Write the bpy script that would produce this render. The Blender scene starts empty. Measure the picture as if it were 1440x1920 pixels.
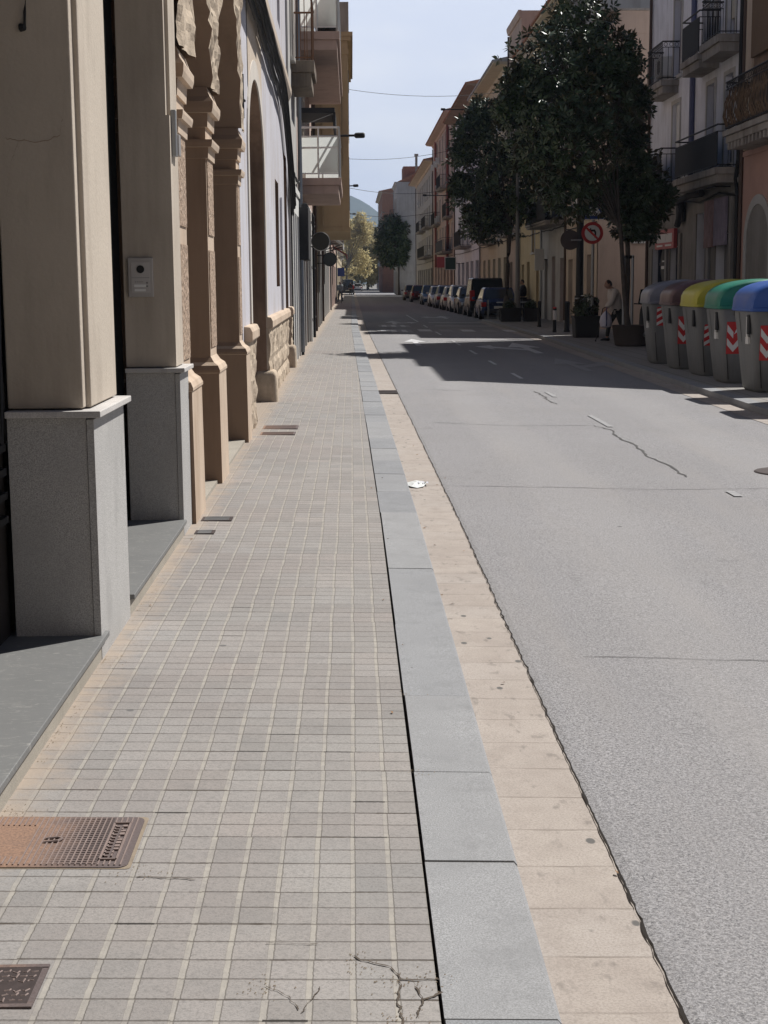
import bpy, bmesh, math, random
from mathutils import Vector, Matrix, noise
random.seed(7)
S = bpy.context.scene
COL = S.collection

# ------------------------------------------------------------------ camera
cam_d = bpy.data.cameras.new("camera"); cam = bpy.data.objects.new("camera", cam_d); COL.objects.link(cam)
cam_d.sensor_fit = 'HORIZONTAL'; cam_d.sensor_width = 36.0; cam_d.lens = 70.0
cam_d.clip_start = 0.05; cam_d.clip_end = 9000
PITCH, YAW, ROLL = math.radians(8.7401), math.radians(1.1455), 0.0078
F0 = Vector((math.sin(YAW), math.cos(YAW), 0)); R0 = Vector((math.cos(YAW), -math.sin(YAW), 0)); ZZ = Vector((0, 0, 1))
FW = F0 * math.cos(PITCH) - ZZ * math.sin(PITCH); U0 = R0.cross(FW)
RR = (R0 - ROLL * U0).normalized(); UU = RR.cross(FW)
cam.matrix_world = Matrix(((RR.x, UU.x, -FW.x, 0), (RR.y, UU.y, -FW.y, 0), (RR.z, UU.z, -FW.z, 1.6), (0, 0, 0, 1)))
S.camera = cam

# ------------------------------------------------------------------ sky, sun, exposure
SUN_EL, SUN_AZ = math.radians(52), math.radians(50)          # azimuth clockwise from the street direction (+Y)
W = bpy.data.worlds.new("World"); S.world = W; W.use_nodes = True
wn = W.node_tree; wn.nodes.clear()
sky = wn.nodes.new('ShaderNodeTexSky'); sky.sky_type = 'NISHITA'; sky.sun_disc = False
sky.sun_elevation = SUN_EL; sky.sun_rotation = SUN_AZ; sky.air_density = 0.45; sky.dust_density = 0.3; sky.ozone_density = 2.0
bg = wn.nodes.new('ShaderNodeBackground'); bg.inputs['Strength'].default_value = 0.05
wo = wn.nodes.new('ShaderNodeOutputWorld')
tc = wn.nodes.new('ShaderNodeTexCoord'); mp = wn.nodes.new('ShaderNodeMapping'); mp.inputs['Scale'].default_value = (1.0, 1.0, 2.6)
mp.inputs['Rotation'].default_value = (0.15, 0.1, 0)
cl = wn.nodes.new('ShaderNodeTexNoise'); cl.inputs['Scale'].default_value = 6.5; cl.inputs['Detail'].default_value = 7; cl.inputs['Roughness'].default_value = 0.55
cr = wn.nodes.new('ShaderNodeValToRGB'); cr.color_ramp.elements[0].position = 0.40; cr.color_ramp.elements[0].color = (0, 0, 0, 1)
cr.color_ramp.elements[1].position = 0.68; cr.color_ramp.elements[1].color = (0.85, 0.85, 0.85, 1)
cm = wn.nodes.new('ShaderNodeMixRGB'); cm.inputs[2].default_value = (14.6, 15.2, 16.4, 1)
L = wn.links.new
L(tc.outputs['Generated'], mp.inputs['Vector']); L(mp.outputs[0], cl.inputs['Vector']); L(cl.outputs[0], cr.inputs[0])
# thin bright haze low in the sky ahead, under the sun's side
vd = wn.nodes.new('ShaderNodeVectorMath'); vd.operation = 'DOT_PRODUCT'; vd.inputs[1].default_value = (0.12, 0.985, 0.10); L(tc.outputs['Generated'], vd.inputs[0])
vr = wn.nodes.new('ShaderNodeMapRange'); vr.interpolation_type = 'SMOOTHSTEP'; L(vd.outputs['Value'], vr.inputs[0]); vr.inputs[1].default_value = 0.90; vr.inputs[2].default_value = 0.972; vr.inputs[3].default_value = 0.0; vr.inputs[4].default_value = 1.0
hz = wn.nodes.new('ShaderNodeMixRGB'); hz.inputs[2].default_value = (12.2, 13.2, 15.6, 1); L(vr.outputs[0], hz.inputs[0]); L(sky.outputs[0], hz.inputs[1])
cv = wn.nodes.new('ShaderNodeMath'); cv.operation = 'MULTIPLY'; L(cr.outputs[0], cv.inputs[0]); L(vr.outputs[0], cv.inputs[1])
L(cv.outputs[0], cm.inputs[0]); L(hz.outputs[0], cm.inputs[1]); L(cm.outputs[0], bg.inputs[0]); L(bg.outputs[0], wo.inputs[0])
SUNDIR = Vector((math.cos(SUN_EL) * math.sin(SUN_AZ), math.cos(SUN_EL) * math.cos(SUN_AZ), math.sin(SUN_EL)))
sd = bpy.data.lights.new("sun", 'SUN'); sd.energy = 5.0; sd.angle = math.radians(0.5); sd.color = (1.0, 0.965, 0.915)
so = bpy.data.objects.new("sun", sd); COL.objects.link(so); so.rotation_euler = SUNDIR.to_track_quat('Z', 'Y').to_euler(); so.location = SUNDIR * 60
S.view_settings.view_transform = 'Standard'; S.view_settings.look = 'None'; S.view_settings.gamma = 1.0
S.view_settings.use_curve_mapping = False; S.view_settings.exposure = 0.38

# ------------------------------------------------------------------ object helpers
def tag(o, label=None, cat=None, group=None, kind=None):
    for k, v in (('label', label), ('category', cat), ('group', group), ('kind', kind)):
        if v: o[k] = v
    return o
def thing(name, label, cat, loc=(0, 0, 0), group=None, rz=0.0):
    o = bpy.data.objects.new(name, None); COL.objects.link(o); o.location = loc; o.rotation_euler = (0, 0, rz)
    o.empty_display_size = 0.2
    return tag(o, label, cat, group)
def wloc(p):
    v = Vector((0, 0, 0))
    while p is not None:
        v = v + p.location; p = p.parent
    return v
class MB:
    def __init__(s): s.v = []; s.f = []; s.m = []
    def add(s, vs, fs, mi=0):
        b = len(s.v); s.v += [tuple(p) for p in vs]; s.f += [[i + b for i in f] for f in fs]; s.m += [mi] * len(fs); return s
    def box(s, x0, x1, y0, y1, z0, z1, mi=0):
        return s.add([(x0,y0,z0),(x1,y0,z0),(x1,y1,z0),(x0,y1,z0),(x0,y0,z1),(x1,y0,z1),(x1,y1,z1),(x0,y1,z1)],
                     [(0,3,2,1),(4,5,6,7),(0,1,5,4),(1,2,6,5),(2,3,7,6),(3,0,4,7)], mi)
    def quad(s, a, b, c, d, mi=0): return s.add([a, b, c, d], [(0, 1, 2, 3)], mi)
    def poly(s, pts, mi=0): return s.add(pts, [tuple(range(len(pts)))], mi)
    def tube(s, path, r, n=8, mi=0, caps=True):
        path = [Vector(p) for p in path]; rs = r if isinstance(r, (list, tuple)) else [r] * len(path)
        vs, fs = [], []
        for i, p in enumerate(path):
            d = (path[min(i + 1, len(path) - 1)] - path[max(i - 1, 0)]).normalized()
            a = d.cross(Vector((0, 0, 1)))
            if a.length < 0.05: a = d.cross(Vector((1, 0, 0)))
            a.normalize(); b = d.cross(a)
            for k in range(n):
                t = 2 * math.pi * k / n; vs.append(p + a * (rs[i] * math.cos(t)) + b * (rs[i] * math.sin(t)))
        for i in range(len(path) - 1):
            for k in range(n):
                k2 = (k + 1) % n; fs.append((i*n + k, i*n + k2, (i+1)*n + k2, (i+1)*n + k))
        if caps: fs.append(tuple(range(n))); fs.append(tuple(range((len(path)-1)*n, len(path)*n))[::-1])
        return s.add(vs, fs, mi)
    def rings(s, rs, mi=0, cap0=True, cap1=True):
        n = len(rs[0]); vs = [p for r in rs for p in r]; fs = []
        for i in range(len(rs) - 1):
            for k in range(n):
                k2 = (k + 1) % n; fs.append((i*n + k, i*n + k2, (i+1)*n + k2, (i+1)*n + k))
        if cap0: fs.append(tuple(range(n))[::-1])
        if cap1: fs.append(tuple(range((len(rs)-1)*n, len(rs)*n)))
        return s.add(vs, fs, mi)
    def lathe(s, prof, c=(0, 0, 0), n=16, mi=0):
        rs = [[(c[0] + r*math.cos(2*math.pi*k/n), c[1] + r*math.sin(2*math.pi*k/n), c[2] + z) for k in range(n)] for r, z in prof]
        return s.rings(rs, mi)
    def disc(s, c, r, axis='y', n=24, th=0.02, mi=0):
        a, b = {'y': ((1,0,0),(0,0,1)), 'x': ((0,1,0),(0,0,1)), 'z': ((1,0,0),(0,1,0))}[axis]
        a = Vector(a); b = Vector(b); ax = a.cross(b); c = Vector(c)
        rr = [[c + ax*(h*th) + a*(r*math.cos(2*math.pi*k/n)) + b*(r*math.sin(2*math.pi*k/n)) for k in range(n)] for h in (-.5, .5)]
        return s.rings(rr, mi)
    def build(s, name, mats, parent=None, smooth=False, bevel=0.0, ang=40):
        me = bpy.data.meshes.new(name); off = wloc(parent) if parent else Vector((0, 0, 0))
        me.from_pydata([(p[0]-off.x, p[1]-off.y, p[2]-off.z) for p in s.v], [], s.f)
        mats = mats if isinstance(mats, (list, tuple)) else [mats]
        for m in mats: me.materials.append(m)
        if len(mats) > 1: me.polygons.foreach_set('material_index', s.m)
        bm = bmesh.new(); bm.from_mesh(me); bmesh.ops.recalc_face_normals(bm, faces=bm.faces); bm.to_mesh(me); bm.free()
        if smooth:
            me.polygons.foreach_set('use_smooth', [True] * len(me.polygons)); me.set_sharp_from_angle(angle=math.radians(ang))
        me.update()
        o = bpy.data.objects.new(name, me); COL.objects.link(o)
        if parent: o.parent = parent
        if bevel:
            b = o.modifiers.new('bevel', 'BEVEL'); b.width = bevel; b.segments = 2; b.limit_method = 'ANGLE'; b.harden_normals = False
        return o
def copy_tree(o, parent=None):
    c = o.copy(); COL.objects.link(c)
    if parent: c.parent = parent
    for ch in list(o.children): copy_tree(ch, c)
    return c
def struct(o): o['kind'] = 'structure'; return o

# ------------------------------------------------------------------ material helpers
class NT:
    def __init__(s, name):
        s.mat = bpy.data.materials.new(name); s.mat.use_nodes = True; s.t = s.mat.node_tree; s.n = s.t.nodes; s.n.clear()
        s.out = s.n.new('ShaderNodeOutputMaterial'); s.b = s.n.new('ShaderNodeBsdfPrincipled'); s.lk(s.b.outputs[0], s.out.inputs[0])
    def lk(s, a, b): s.t.links.new(a, b)
    def put(s, sock, v):
        if isinstance(v, bpy.types.NodeSocket): s.lk(v, sock)
        elif isinstance(v, (tuple, list)) and len(v) == 3 and sock.type == 'RGBA': sock.default_value = (*v, 1)
        else: sock.default_value = v
    def coord(s, kind='Object', scale=None):
        if kind == 'World':
            g = s.n.new('ShaderNodeNewGeometry'); o = g.outputs['Position']
        else:
            g = s.n.new('ShaderNodeTexCoord'); o = g.outputs[kind]
        if scale:
            m = s.n.new('ShaderNodeMapping'); s.lk(o, m.inputs[0]); m.inputs['Scale'].default_value = scale; o = m.outputs[0]
        return o
    def noise(s, vec, scale, detail=4, rough=0.55, dist=0.0):
        t = s.n.new('ShaderNodeTexNoise'); s.lk(vec, t.inputs['Vector']); t.inputs['Scale'].default_value = scale
        t.inputs['Detail'].default_value = detail; t.inputs['Roughness'].default_value = rough; t.inputs['Distortion'].default_value = dist
        return t.outputs[0]
    def voro(s, vec, scale, feature='F1', out=0):
        t = s.n.new('ShaderNodeTexVoronoi'); t.feature = feature; s.lk(vec, t.inputs['Vector']); t.inputs['Scale'].default_value = scale
        return t.outputs[out]
    def white(s, vec):
        t = s.n.new('ShaderNodeTexWhiteNoise'); t.noise_dimensions = '3D'; s.lk(vec, t.inputs['Vector']); return t.outputs[0]
    def ramp(s, fac, stops):
        r = s.n.new('ShaderNodeValToRGB'); s.lk(fac, r.inputs[0]); e = r.color_ramp.elements
        while len(e) < len(stops): e.new(0.5)
        for k, (p, c) in enumerate(stops):
            e[k].position = p; e[k].color = (c, c, c, 1) if isinstance(c, (int, float)) else (*c, 1)
        return r.outputs[0]
    def mix(s, fac, a, b, blend='MIX'):
        m = s.n.new('ShaderNodeMixRGB'); m.blend_type = blend; s.put(m.inputs[0], fac); s.put(m.inputs[1], a); s.put(m.inputs[2], b); return m.outputs[0]
    def m(s, op, a, b=0.0, c=0.0):
        m = s.n.new('ShaderNodeMath'); m.operation = op; s.put(m.inputs[0], a); s.put(m.inputs[1], b)
        if op in ('MULTIPLY_ADD', 'SMOOTH_MIN'): s.put(m.inputs[2], c)
        return m.outputs[0]
    def step(s, x, a, b, lo=0.0, hi=1.0):
        m = s.n.new('ShaderNodeMapRange'); m.interpolation_type = 'SMOOTHSTEP'; s.put(m.inputs[0], x); m.inputs[1].default_value = a; m.inputs[2].default_value = b
        m.inputs[3].default_value = lo; m.inputs[4].default_value = hi; return m.outputs[0]
    def sep(s, v):
        x = s.n.new('ShaderNodeSeparateXYZ'); s.lk(v, x.inputs[0]); return x.outputs
    def comb(s, x, y, z=0.0):
        c = s.n.new('ShaderNodeCombineXYZ'); s.put(c.inputs[0], x); s.put(c.inputs[1], y); s.put(c.inputs[2], z); return c.outputs[0]
    def bump(s, h, strength=0.3, dist=0.01):
        b = s.n.new('ShaderNodeBump'); s.lk(h, b.inputs['Height']); b.inputs['Strength'].default_value = strength; b.inputs['Distance'].default_value = dist
        s.lk(b.outputs[0], s.b.inputs['Normal'])
    def done(s, col, rough=0.85, metal=0.0, spec=0.3):
        s.put(s.b.inputs['Base Color'], col); s.put(s.b.inputs['Roughness'], rough); s.b.inputs['Metallic'].default_value = metal
        s.b.inputs['Specular IOR Level'].default_value = spec; return s.mat
def sc(c, k): return tuple(min(1.0, x * k) for x in c)
def plaster(name, c, var=0.12, stain=None, amt=0.35, bump=0.25, bscale=60, scale=1.6, rough=0.9, speck=0.0, world=False):
    n = NT(name); v = n.coord('World' if world else 'Object'); vs = n.coord('World' if world else 'Object', (2.2, 2.2, 0.28))
    a = n.noise(v, scale, 5, 0.6); col = n.mix(n.ramp(a, [(0.3, 0), (0.7, 1)]), sc(c, 1 - var), sc(c, 1 + var))
    if stain:
        st = n.noise(vs, 1.7, 5, 0.65); blot = n.noise(v, 0.9, 5, 0.6)
        k = n.m('MULTIPLY', n.ramp(n.m('ADD', n.m('MULTIPLY', st, 0.6), n.m('MULTIPLY', blot, 0.4)), [(0.47, 0), (0.66, 1)]), amt); col = n.mix(k, col, stain)
    if speck:
        sp = n.noise(v, 190, 2, 0.7); col = n.mix(n.m('MULTIPLY', n.ramp(sp, [(0.35, 0), (0.65, 1)]), speck), col, sc(c, 0.45))
    n.bump(n.m('ADD', n.noise(v, bscale, 4, 0.6), n.m('MULTIPLY', a, 1.5)), bump, 0.006); return n.done(col, rough)
def flat(name, c, rough=0.6, metal=0.0, spec=0.4, var=0.10, scale=7, bump=0.0):
    n = NT(name); v = n.coord(); a = n.noise(v, scale, 5, 0.62)
    col = n.mix(a, sc(c, 1 - var), sc(c, 1 + var)); r = n.m('MULTIPLY_ADD', a, 0.2, rough - 0.1)
    if bump: n.bump(n.noise(v, 90, 3), bump, 0.003)
    return n.done(col, r, metal, spec)
# ------------------------------------------------------------------ ground materials
def mat_panot():
    n = NT('panot_tiles'); v = n.coord('World'); x, y, z = n.sep(v)
    wob = n.m('MULTIPLY', n.m('SUBTRACT', n.noise(v, 0.9, 3), 0.5), 0.12)
    u = n.m('ADD', n.m('MULTIPLY_ADD', x, 10.0, -1.85), wob); w = n.m('ADD', n.m('MULTIPLY_ADD', y, 10.0, 0.35), n.m('MULTIPLY', wob, 0.7))
    tu = n.m('FLOOR', n.m('MULTIPLY', u, 0.5)); tv = n.m('FLOOR', n.m('MULTIPLY', w, 0.5))
    r1 = n.white(n.comb(tu, tv, 3.1)); r2 = n.white(n.comb(tu, tv, 8.7)); r3 = n.white(n.comb(n.m('FLOOR', u), n.m('FLOOR', w), 1.3))
    u2 = n.m('MULTIPLY_ADD', n.m('SUBTRACT', r1, 0.5), 0.045, u); w2 = n.m('MULTIPLY_ADD', n.m('SUBTRACT', r2, 0.5), 0.05, w)
    rag = n.m('MULTIPLY', n.m('SUBTRACT', n.noise(v, 70, 3), 0.5), 0.05)
    fu = n.m('FRACT', u2); du = n.m('ADD', n.m('MINIMUM', fu, n.m('SUBTRACT', 1.0, fu)), rag)
    fw = n.m('FRACT', w2); dw = n.m('ADD', n.m('MINIMUM', fw, n.m('SUBTRACT', 1.0, fw)), rag)
    lg = n.step(du, 0.096, 0.055); edge = n.m('MULTIPLY', n.step(du, 0.10, 0.075), n.step(du, 0.05, 0.075))
    trw = n.step(dw, 0.056, 0.014)
    even = n.m('LESS_THAN', n.m('ABSOLUTE', n.m('SUBTRACT', n.m('FRACT', n.m('MULTIPLY', w, 0.5)), 0.5)), 0.42)
    even = n.m('SUBTRACT', 1.0, even)                          # 1 near joints between two tiles
    big = n.noise(v, 1.1, 5, 0.6); mid = n.noise(v, 6.0, 5, 0.65); fine = n.noise(v, 160, 3, 0.7)
    base = n.ramp(r1, [(0.0, (0.250, 0.240, 0.230)), (0.35, (0.272, 0.260, 0.248)), (0.7, (0.262, 0.255, 0.248)), (1.0, (0.288, 0.268, 0.252))])
    base = n.mix(1.0, base, n.ramp(r2, [(0, .86), (.5, 1.0), (1, 1.1)]), 'MULTIPLY')
    base = n.mix(n.m('MULTIPLY', n.ramp(n.noise(v, 0.45, 5, .6), [(.42, 0), (.68, .55)]), n.step(x, 0.1, -0.7)), base, (0.235, 0.198, 0.185))
    base = n.mix(n.m('MULTIPLY', r3, 0.16), base, (0.30, 0.285, 0.265))
    base = n.mix(n.ramp(big, [(0.38, 0.0), (0.72, 0.42)]), base, (0.262, 0.226, 0.212))
    base = n.mix(n.ramp(mid, [(0.48, 0.0), (0.8, 0.45)]), base, (0.18, 0.175, 0.17))
    base = n.mix(n.ramp(n.m('ADD', n.m('MULTIPLY', fine, .6), n.m('MULTIPLY', n.noise(v, 70, 3, .75), .4)), [(0.36, 0.55), (0.54, 0.0)]), base, (0.13, 0.125, 0.12))
    sand = n.mix(n.noise(v, 26, 4, 0.7), (0.24, 0.225, 0.20), (0.40, 0.375, 0.335))
    col = n.mix(n.m('MULTIPLY', lg, n.ramp(n.noise(v, 7, 5, .7), [(0.36, 0.25), (0.6, 0.95)])), base, sand)
    col = n.mix(n.m('MULTIPLY', edge, 0.45), col, (0.10, 0.09, 0.08))
    tdark = n.ramp(n.noise(v, 5, 4, 0.7), [(0.34, 0.45), (0.6, 1.0)])
    col = n.mix(n.m('MULTIPLY', trw, n.m('MULTIPLY', tdark, n.m('MULTIPLY_ADD', even, 0.35, 0.62))), col, (0.068, 0.056, 0.046))
    # open joints here and there, sand-filled ones elsewhere
    rj = n.white(n.comb(n.m('FLOOR', u), n.m('FLOOR', n.m('ADD', w, 0.5)), 5.0))
    col = n.mix(n.m('MULTIPLY', n.m('GREATER_THAN', rj, 0.982), n.step(dw, 0.075, 0.03)), col, (0.04, 0.036, 0.032))
    # earth washed along the foot of the houses
    near = n.m('ADD', x, n.m('MULTIPLY', n.m('SUBTRACT', n.noise(v, 5, 5, 0.7), 0.5), 0.42))
    col = n.mix(n.m('MULTIPLY', n.step(near, -0.90, -1.14), 0.85), col, (0.33, 0.27, 0.215))
    spots = n.voro(v, 2.3); col = n.mix(n.m('MULTIPLY', n.step(spots, 0.045, 0.030), 0.75), col, (0.09, 0.09, 0.09))
    h = n.m('SUBTRACT', 1.0, n.m('MAXIMUM', n.m('MULTIPLY', lg, 0.55), trw)); h = n.m('ADD', h, n.m('MULTIPLY', fine, 0.22)); h = n.m('MULTIPLY_ADD', r2, 0.5, h); h = n.m('ADD', h, n.m('MULTIPLY', n.noise(v, 24, 4, .7), .5))
    n.bump(h, 0.55, 0.006); return n.done(col, 0.88, 0, 0.25)
def mat_granite(name, c, joint=None, dark=0.5):
    n = NT(name); v = n.coord('World'); f = n.noise(v, 210, 3, 0.75); f2 = n.voro(v, 260); big = n.noise(v, 2.2, 5, 0.6)
    col = n.mix(n.ramp(f, [(0.40, 0), (0.60, 1)]), sc(c, 1 - dark * 0.7), sc(c, 1.17)); col = n.mix(n.ramp(f2, [(0.05, 0.5), (0.3, 0)]), col, sc(c, 0.5))
    col = n.mix(n.ramp(big, [(0.35, 0.6), (0.62, 0)]), col, sc(c, 0.74))
    st = n.noise(n.coord('World', (2.5, 2.5, .8)), 2.3, 6, .68); col = n.mix(n.ramp(st, [(.52, 0), (.68, .38)]), col, sc(c, .55)); n.bump(f, 0.25, 0.002); return n.done(col, 0.75, 0, 0.35)
def mat_gutter():
    n = NT('gutter_slabs'); v = n.coord('World'); x, y, z = n.sep(v)
    w = n.m('ADD', n.m('MULTIPLY', y, 3.45), n.m('MULTIPLY', n.noise(v, 3, 3), 0.06)); idx = n.m('FLOOR', w); fr = n.m('FRACT', w)
    d = n.m('MINIMUM', fr, n.m('SUBTRACT', 1.0, fr)); r = n.white(n.comb(idx, 1.0, 2.0)); f = n.noise(v, 150, 3, 0.7); mid = n.noise(v, 7, 5, 0.65)
    col = n.ramp(r, [(0, (0.335, 0.296, 0.266)), (0.5, (0.375, 0.334, 0.300)), (1, (0.355, 0.321, 0.294))])
    col = n.mix(n.ramp(mid, [(0.42, 0), (0.75, 0.6)]), col, (0.245, 0.21, 0.185)); col = n.mix(n.ramp(n.noise(n.coord('World', (1, .35, 1)), 2.2, 6, .7), [(0.5, 0), (0.7, .55)]), col, (0.40, 0.36, 0.32)); col = n.mix(n.ramp(f, [(0.36, 0.5), (0.58, 0)]), col, (0.19, 0.165, 0.145)); dk = n.noise(n.coord('World', (1, .5, 1)), 16, 3, .6); col = n.mix(n.ramp(dk, [(.60, 0), (.70, .65)]), col, (.17, .15, .135))
    col = n.mix(n.m('MULTIPLY', n.step(d, 0.024, 0.006), n.ramp(n.noise(v, 6, 4), [(0.38, 0.08), (0.62, 0.7)])), col, (0.15, 0.125, 0.105))
    gum = n.voro(n.coord('World', (1.3, 0.8, 1)), 6.0); gk = n.white(n.voro(n.coord('World', (1.3, 0.8, 1)), 6.0, 'F1', 1))
    col = n.mix(n.m('MULTIPLY', n.step(gum, 0.13, 0.09), n.m('GREATER_THAN', gk, 0.45)), col, (0.11, 0.105, 0.10))
    n.bump(n.m('ADD', f, n.m('MULTIPLY', n.step(d, 0.0, 0.03), 2)), 0.3, 0.003); return n.done(col, 0.85, 0, 0.25)
def mat_asphalt():
    n = NT('asphalt'); v = n.coord('World'); f = n.noise(v, 78, 4, 0.8); g = n.voro(v, 70); big = n.noise(v, 0.55, 5, 0.6); st = n.noise(n.coord('World', (2.4, 0.22, 1)), 1.0, 5, 0.6)
    col = n.mix(n.ramp(n.m('ADD', n.m('MULTIPLY', f, .5), n.m('MULTIPLY', n.noise(v, 210, 2, .8), .5)), [(0.42, 0), (0.58, 1)]), (0.125, 0.123, 0.129), (0.355, 0.350, 0.358))
    col = n.mix(n.ramp(g, [(0.10, 0.5), (0.32, 0)]), col, (0.40, 0.385, 0.37)); col = n.mix(n.ramp(n.noise(v, 130, 2, 0.6), [(0.30, 0.9), (0.44, 0)]), col, (0.05, 0.05, 0.054))
    col = n.mix(n.ramp(big, [(0.36, 0.30), (0.66, 0)]), col, (0.185, 0.18, 0.18)); col = n.mix(n.ramp(st, [(0.5, 0), (0.75, 0.35)]), col, (0.26, 0.245, 0.235))
    x_, y_, z_ = n.sep(v); ln = n.m('ADD', x_, n.m('MULTIPLY', n.m('SUBTRACT', n.noise(n.coord('World', (.6, .12, 1)), 1.0, 4), .5), .8)); lane = n.m('MAXIMUM', n.m('MULTIPLY', n.step(ln, 1.15, 1.5), n.step(ln, 2.1, 1.75)), n.m('MULTIPLY', n.step(ln, 3.35, 3.7), n.step(ln, 4.4, 4.0))); col = n.mix(n.m('MULTIPLY', lane, .16), col, (.33, .32, .315))
    oil = n.noise(n.coord('World', (1, .6, 1)), 2.6, 6, .7); col = n.mix(n.ramp(oil, [(.60, 0), (.72, .38)]), col, (.13, .128, .13))
    sp = n.voro(v, 1.4); col = n.mix(n.m('MULTIPLY', n.step(sp, 0.03, 0.016), 0.8), col, (0.05, 0.05, 0.05))
    n.bump(n.m('ADD', f, n.m('MULTIPLY', g, -0.5)), 0.5, 0.006); return n.done(col, 0.9, 0, 0.2)
M = {}
M['panot'] = mat_panot()
M['kerb'] = mat_granite('kerb_granite', (0.256, 0.262, 0.272))
M['gutter'] = mat_gutter()
M['asphalt'] = mat_asphalt()
M['paint'] = None
n = NT('road_paint'); v = n.coord('World'); wear = n.noise(v, 18, 5, 0.75)
n.bump(wear, 0.2, 0.003); M['paint'] = n.done(n.mix(n.ramp(wear, [(0.40, 0), (0.62, 1)]), (0.62, 0.63, 0.64), (0.30, 0.30, 0.31)), 0.8)
n = NT('faded_paint'); v = n.coord('World'); wear = n.noise(v, 18, 5, 0.75)
M['faded'] = n.done(n.mix(n.ramp(wear, [(0.35, 0), (0.58, 1)]), (0.30, 0.30, 0.305), (0.235, 0.235, 0.24)), 0.8)
M['tar'] = flat('crack_tar', (0.065, 0.063, 0.062), 0.9, var=0.4, scale=30)
M['gap'] = flat('dark_joint_soil', (0.020, 0.016, 0.013), 0.95, var=0.4, scale=20)
M['ground'] = plaster('bare_ground', (0.20, 0.19, 0.17), world=True)
M['rpave'] = None
n = NT('right_pavement'); v = n.coord('World'); x, y, z = n.sep(v); d = None
fx = n.m('FRACT', n.m('MULTIPLY', x, 2.5)); fy = n.m('FRACT', n.m('MULTIPLY', y, 2.5)); j = n.m('MINIMUM', n.m('MINIMUM', fx, n.m('SUBTRACT', 1.0, fx)), n.m('MINIMUM', fy, n.m('SUBTRACT', 1.0, fy)))
b = n.mix(n.noise(v, 3, 5), (0.19, 0.18, 0.17), (0.27, 0.26, 0.245)); M['rpave'] = n.done(n.mix(n.step(j, 0.03, 0.01), b, (0.08, 0.075, 0.07)), 0.85)
M['slate'] = None
n = NT('slate_step'); v = n.coord('World'); a = n.noise(v, 3, 6, 0.65); s1 = n.noise(n.coord('World', (1, 3, 1)), 14, 5, 0.75, 1.5); col = n.mix(a, (0.125, 0.127, 0.126), (0.185, 0.186, 0.182))
col = n.mix(n.ramp(s1, [(0.56, 0), (0.72, 0.7)]), col, (0.40, 0.39, 0.36)); n.bump(s1, 0.15, 0.003); M['slate'] = n.done(col, 0.55, 0, 0.4)
M['riser'] = mat_granite('step_riser_stone', (0.36, 0.33, 0.28), dark=0.35)

# ------------------------------------------------------------------ ground
def bx(y): return -0.005 * min(max(y - 10, 0), 45)
def rxz(x): return -0.055 - 0.014 * (x - 0.72)
YS = [-4, 0, 3, 6, 10, 14, 18, 22, 26, 30, 36, 42, 50, 60, 80, 110, 160, 240, 420]
b = MB()
for i in range(len(YS) - 1):
    y0, y1 = YS[i], YS[i+1]
    b.quad((-1.75, y0, .035), (0.178 + bx(y0), y0, -.0036), (0.178 + bx(y1), y1, -.0036), (-1.75 - .3*(y1 > 200), y1, .035))
struct(b.build('sidewalk', M['panot']))
# joint between the paving and the kerb
b = MB()
for i in range(len(YS) - 1):
    y0, y1 = YS[i], YS[i+1]
    b.quad((0.16 + bx(y0), y0, -.04), (0.26 + bx(y0), y0, -.04), (0.26 + bx(y1), y1, -.04), (0.16 + bx(y1), y1, -.04))
    b.quad((0.178 + bx(y0), y0, -.0036), (0.178 + bx(y0), y0, -.06), (0.178 + bx(y1), y1, -.06), (0.178 + bx(y1), y1, -.0036))
struct(b.build('sidewalk_joint', M['gap']))
# kerb stones, slightly uneven, one structure
b = MB(); y = -3.0; js = [3.085, 3.99, 4.757, 5.68, 6.91, 8.35, 10.44, 11.5, 12.59, 13.55, 14.55, 15.49, 16.4]
ends = [y, 1.0, 2.1] + js
while ends[-1] < 330: ends.append(ends[-1] + random.uniform(.85, 1.35) * (1 if ends[-1] < 60 else 6))
for i in range(len(ends) - 1):
    y0, y1 = ends[i] + .0012, ends[i+1] - .0012; dz = random.uniform(-.004, .004); dx = random.uniform(-.006, .006); k0, k1 = bx(y0), bx(y1); xl = .187 + dx*.5 + (.002 if y0 < 9 else -.004)
    if 10 < y0 < 18: xl += .004
    b.add([(xl+k0, y0, -.075), (.447+k0, y0, -.09), (.447+k1, y1, -.09), (xl+k1, y1, -.075), (xl+k0, y0, -.006+dz), (.437+k0, y0, -.012+dz), (.437+k1, y1, -.012+dz), (xl+k1, y1, -.006+dz), (.447+k0, y0, -.024+dz), (.447+k1, y1, -.024+dz)],
          [(4,5,6,7), (5,8,9,6), (8,1,2,9), (0,4,7,3), (0,1,8,5,4), (3,7,6,9,2)], random.choice([0, 1, 2]))
struct(b.build('kerb', [M['kerb'], mat_granite('kerb_granite_pale', (0.276, 0.280, 0.287)), mat_granite('kerb_granite_dark', (0.234, 0.241, 0.253))]))
b = MB()
for i in range(len(YS) - 1):
    y0, y1 = YS[i], YS[i+1]
    b.quad((.442+bx(y0), y0, -.050), (.745+bx(y0), y0, -.056), (.745+bx(y1), y1, -.056), (.442+bx(y1), y1, -.050))
struct(b.build('gutter', M['gutter']))
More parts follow.
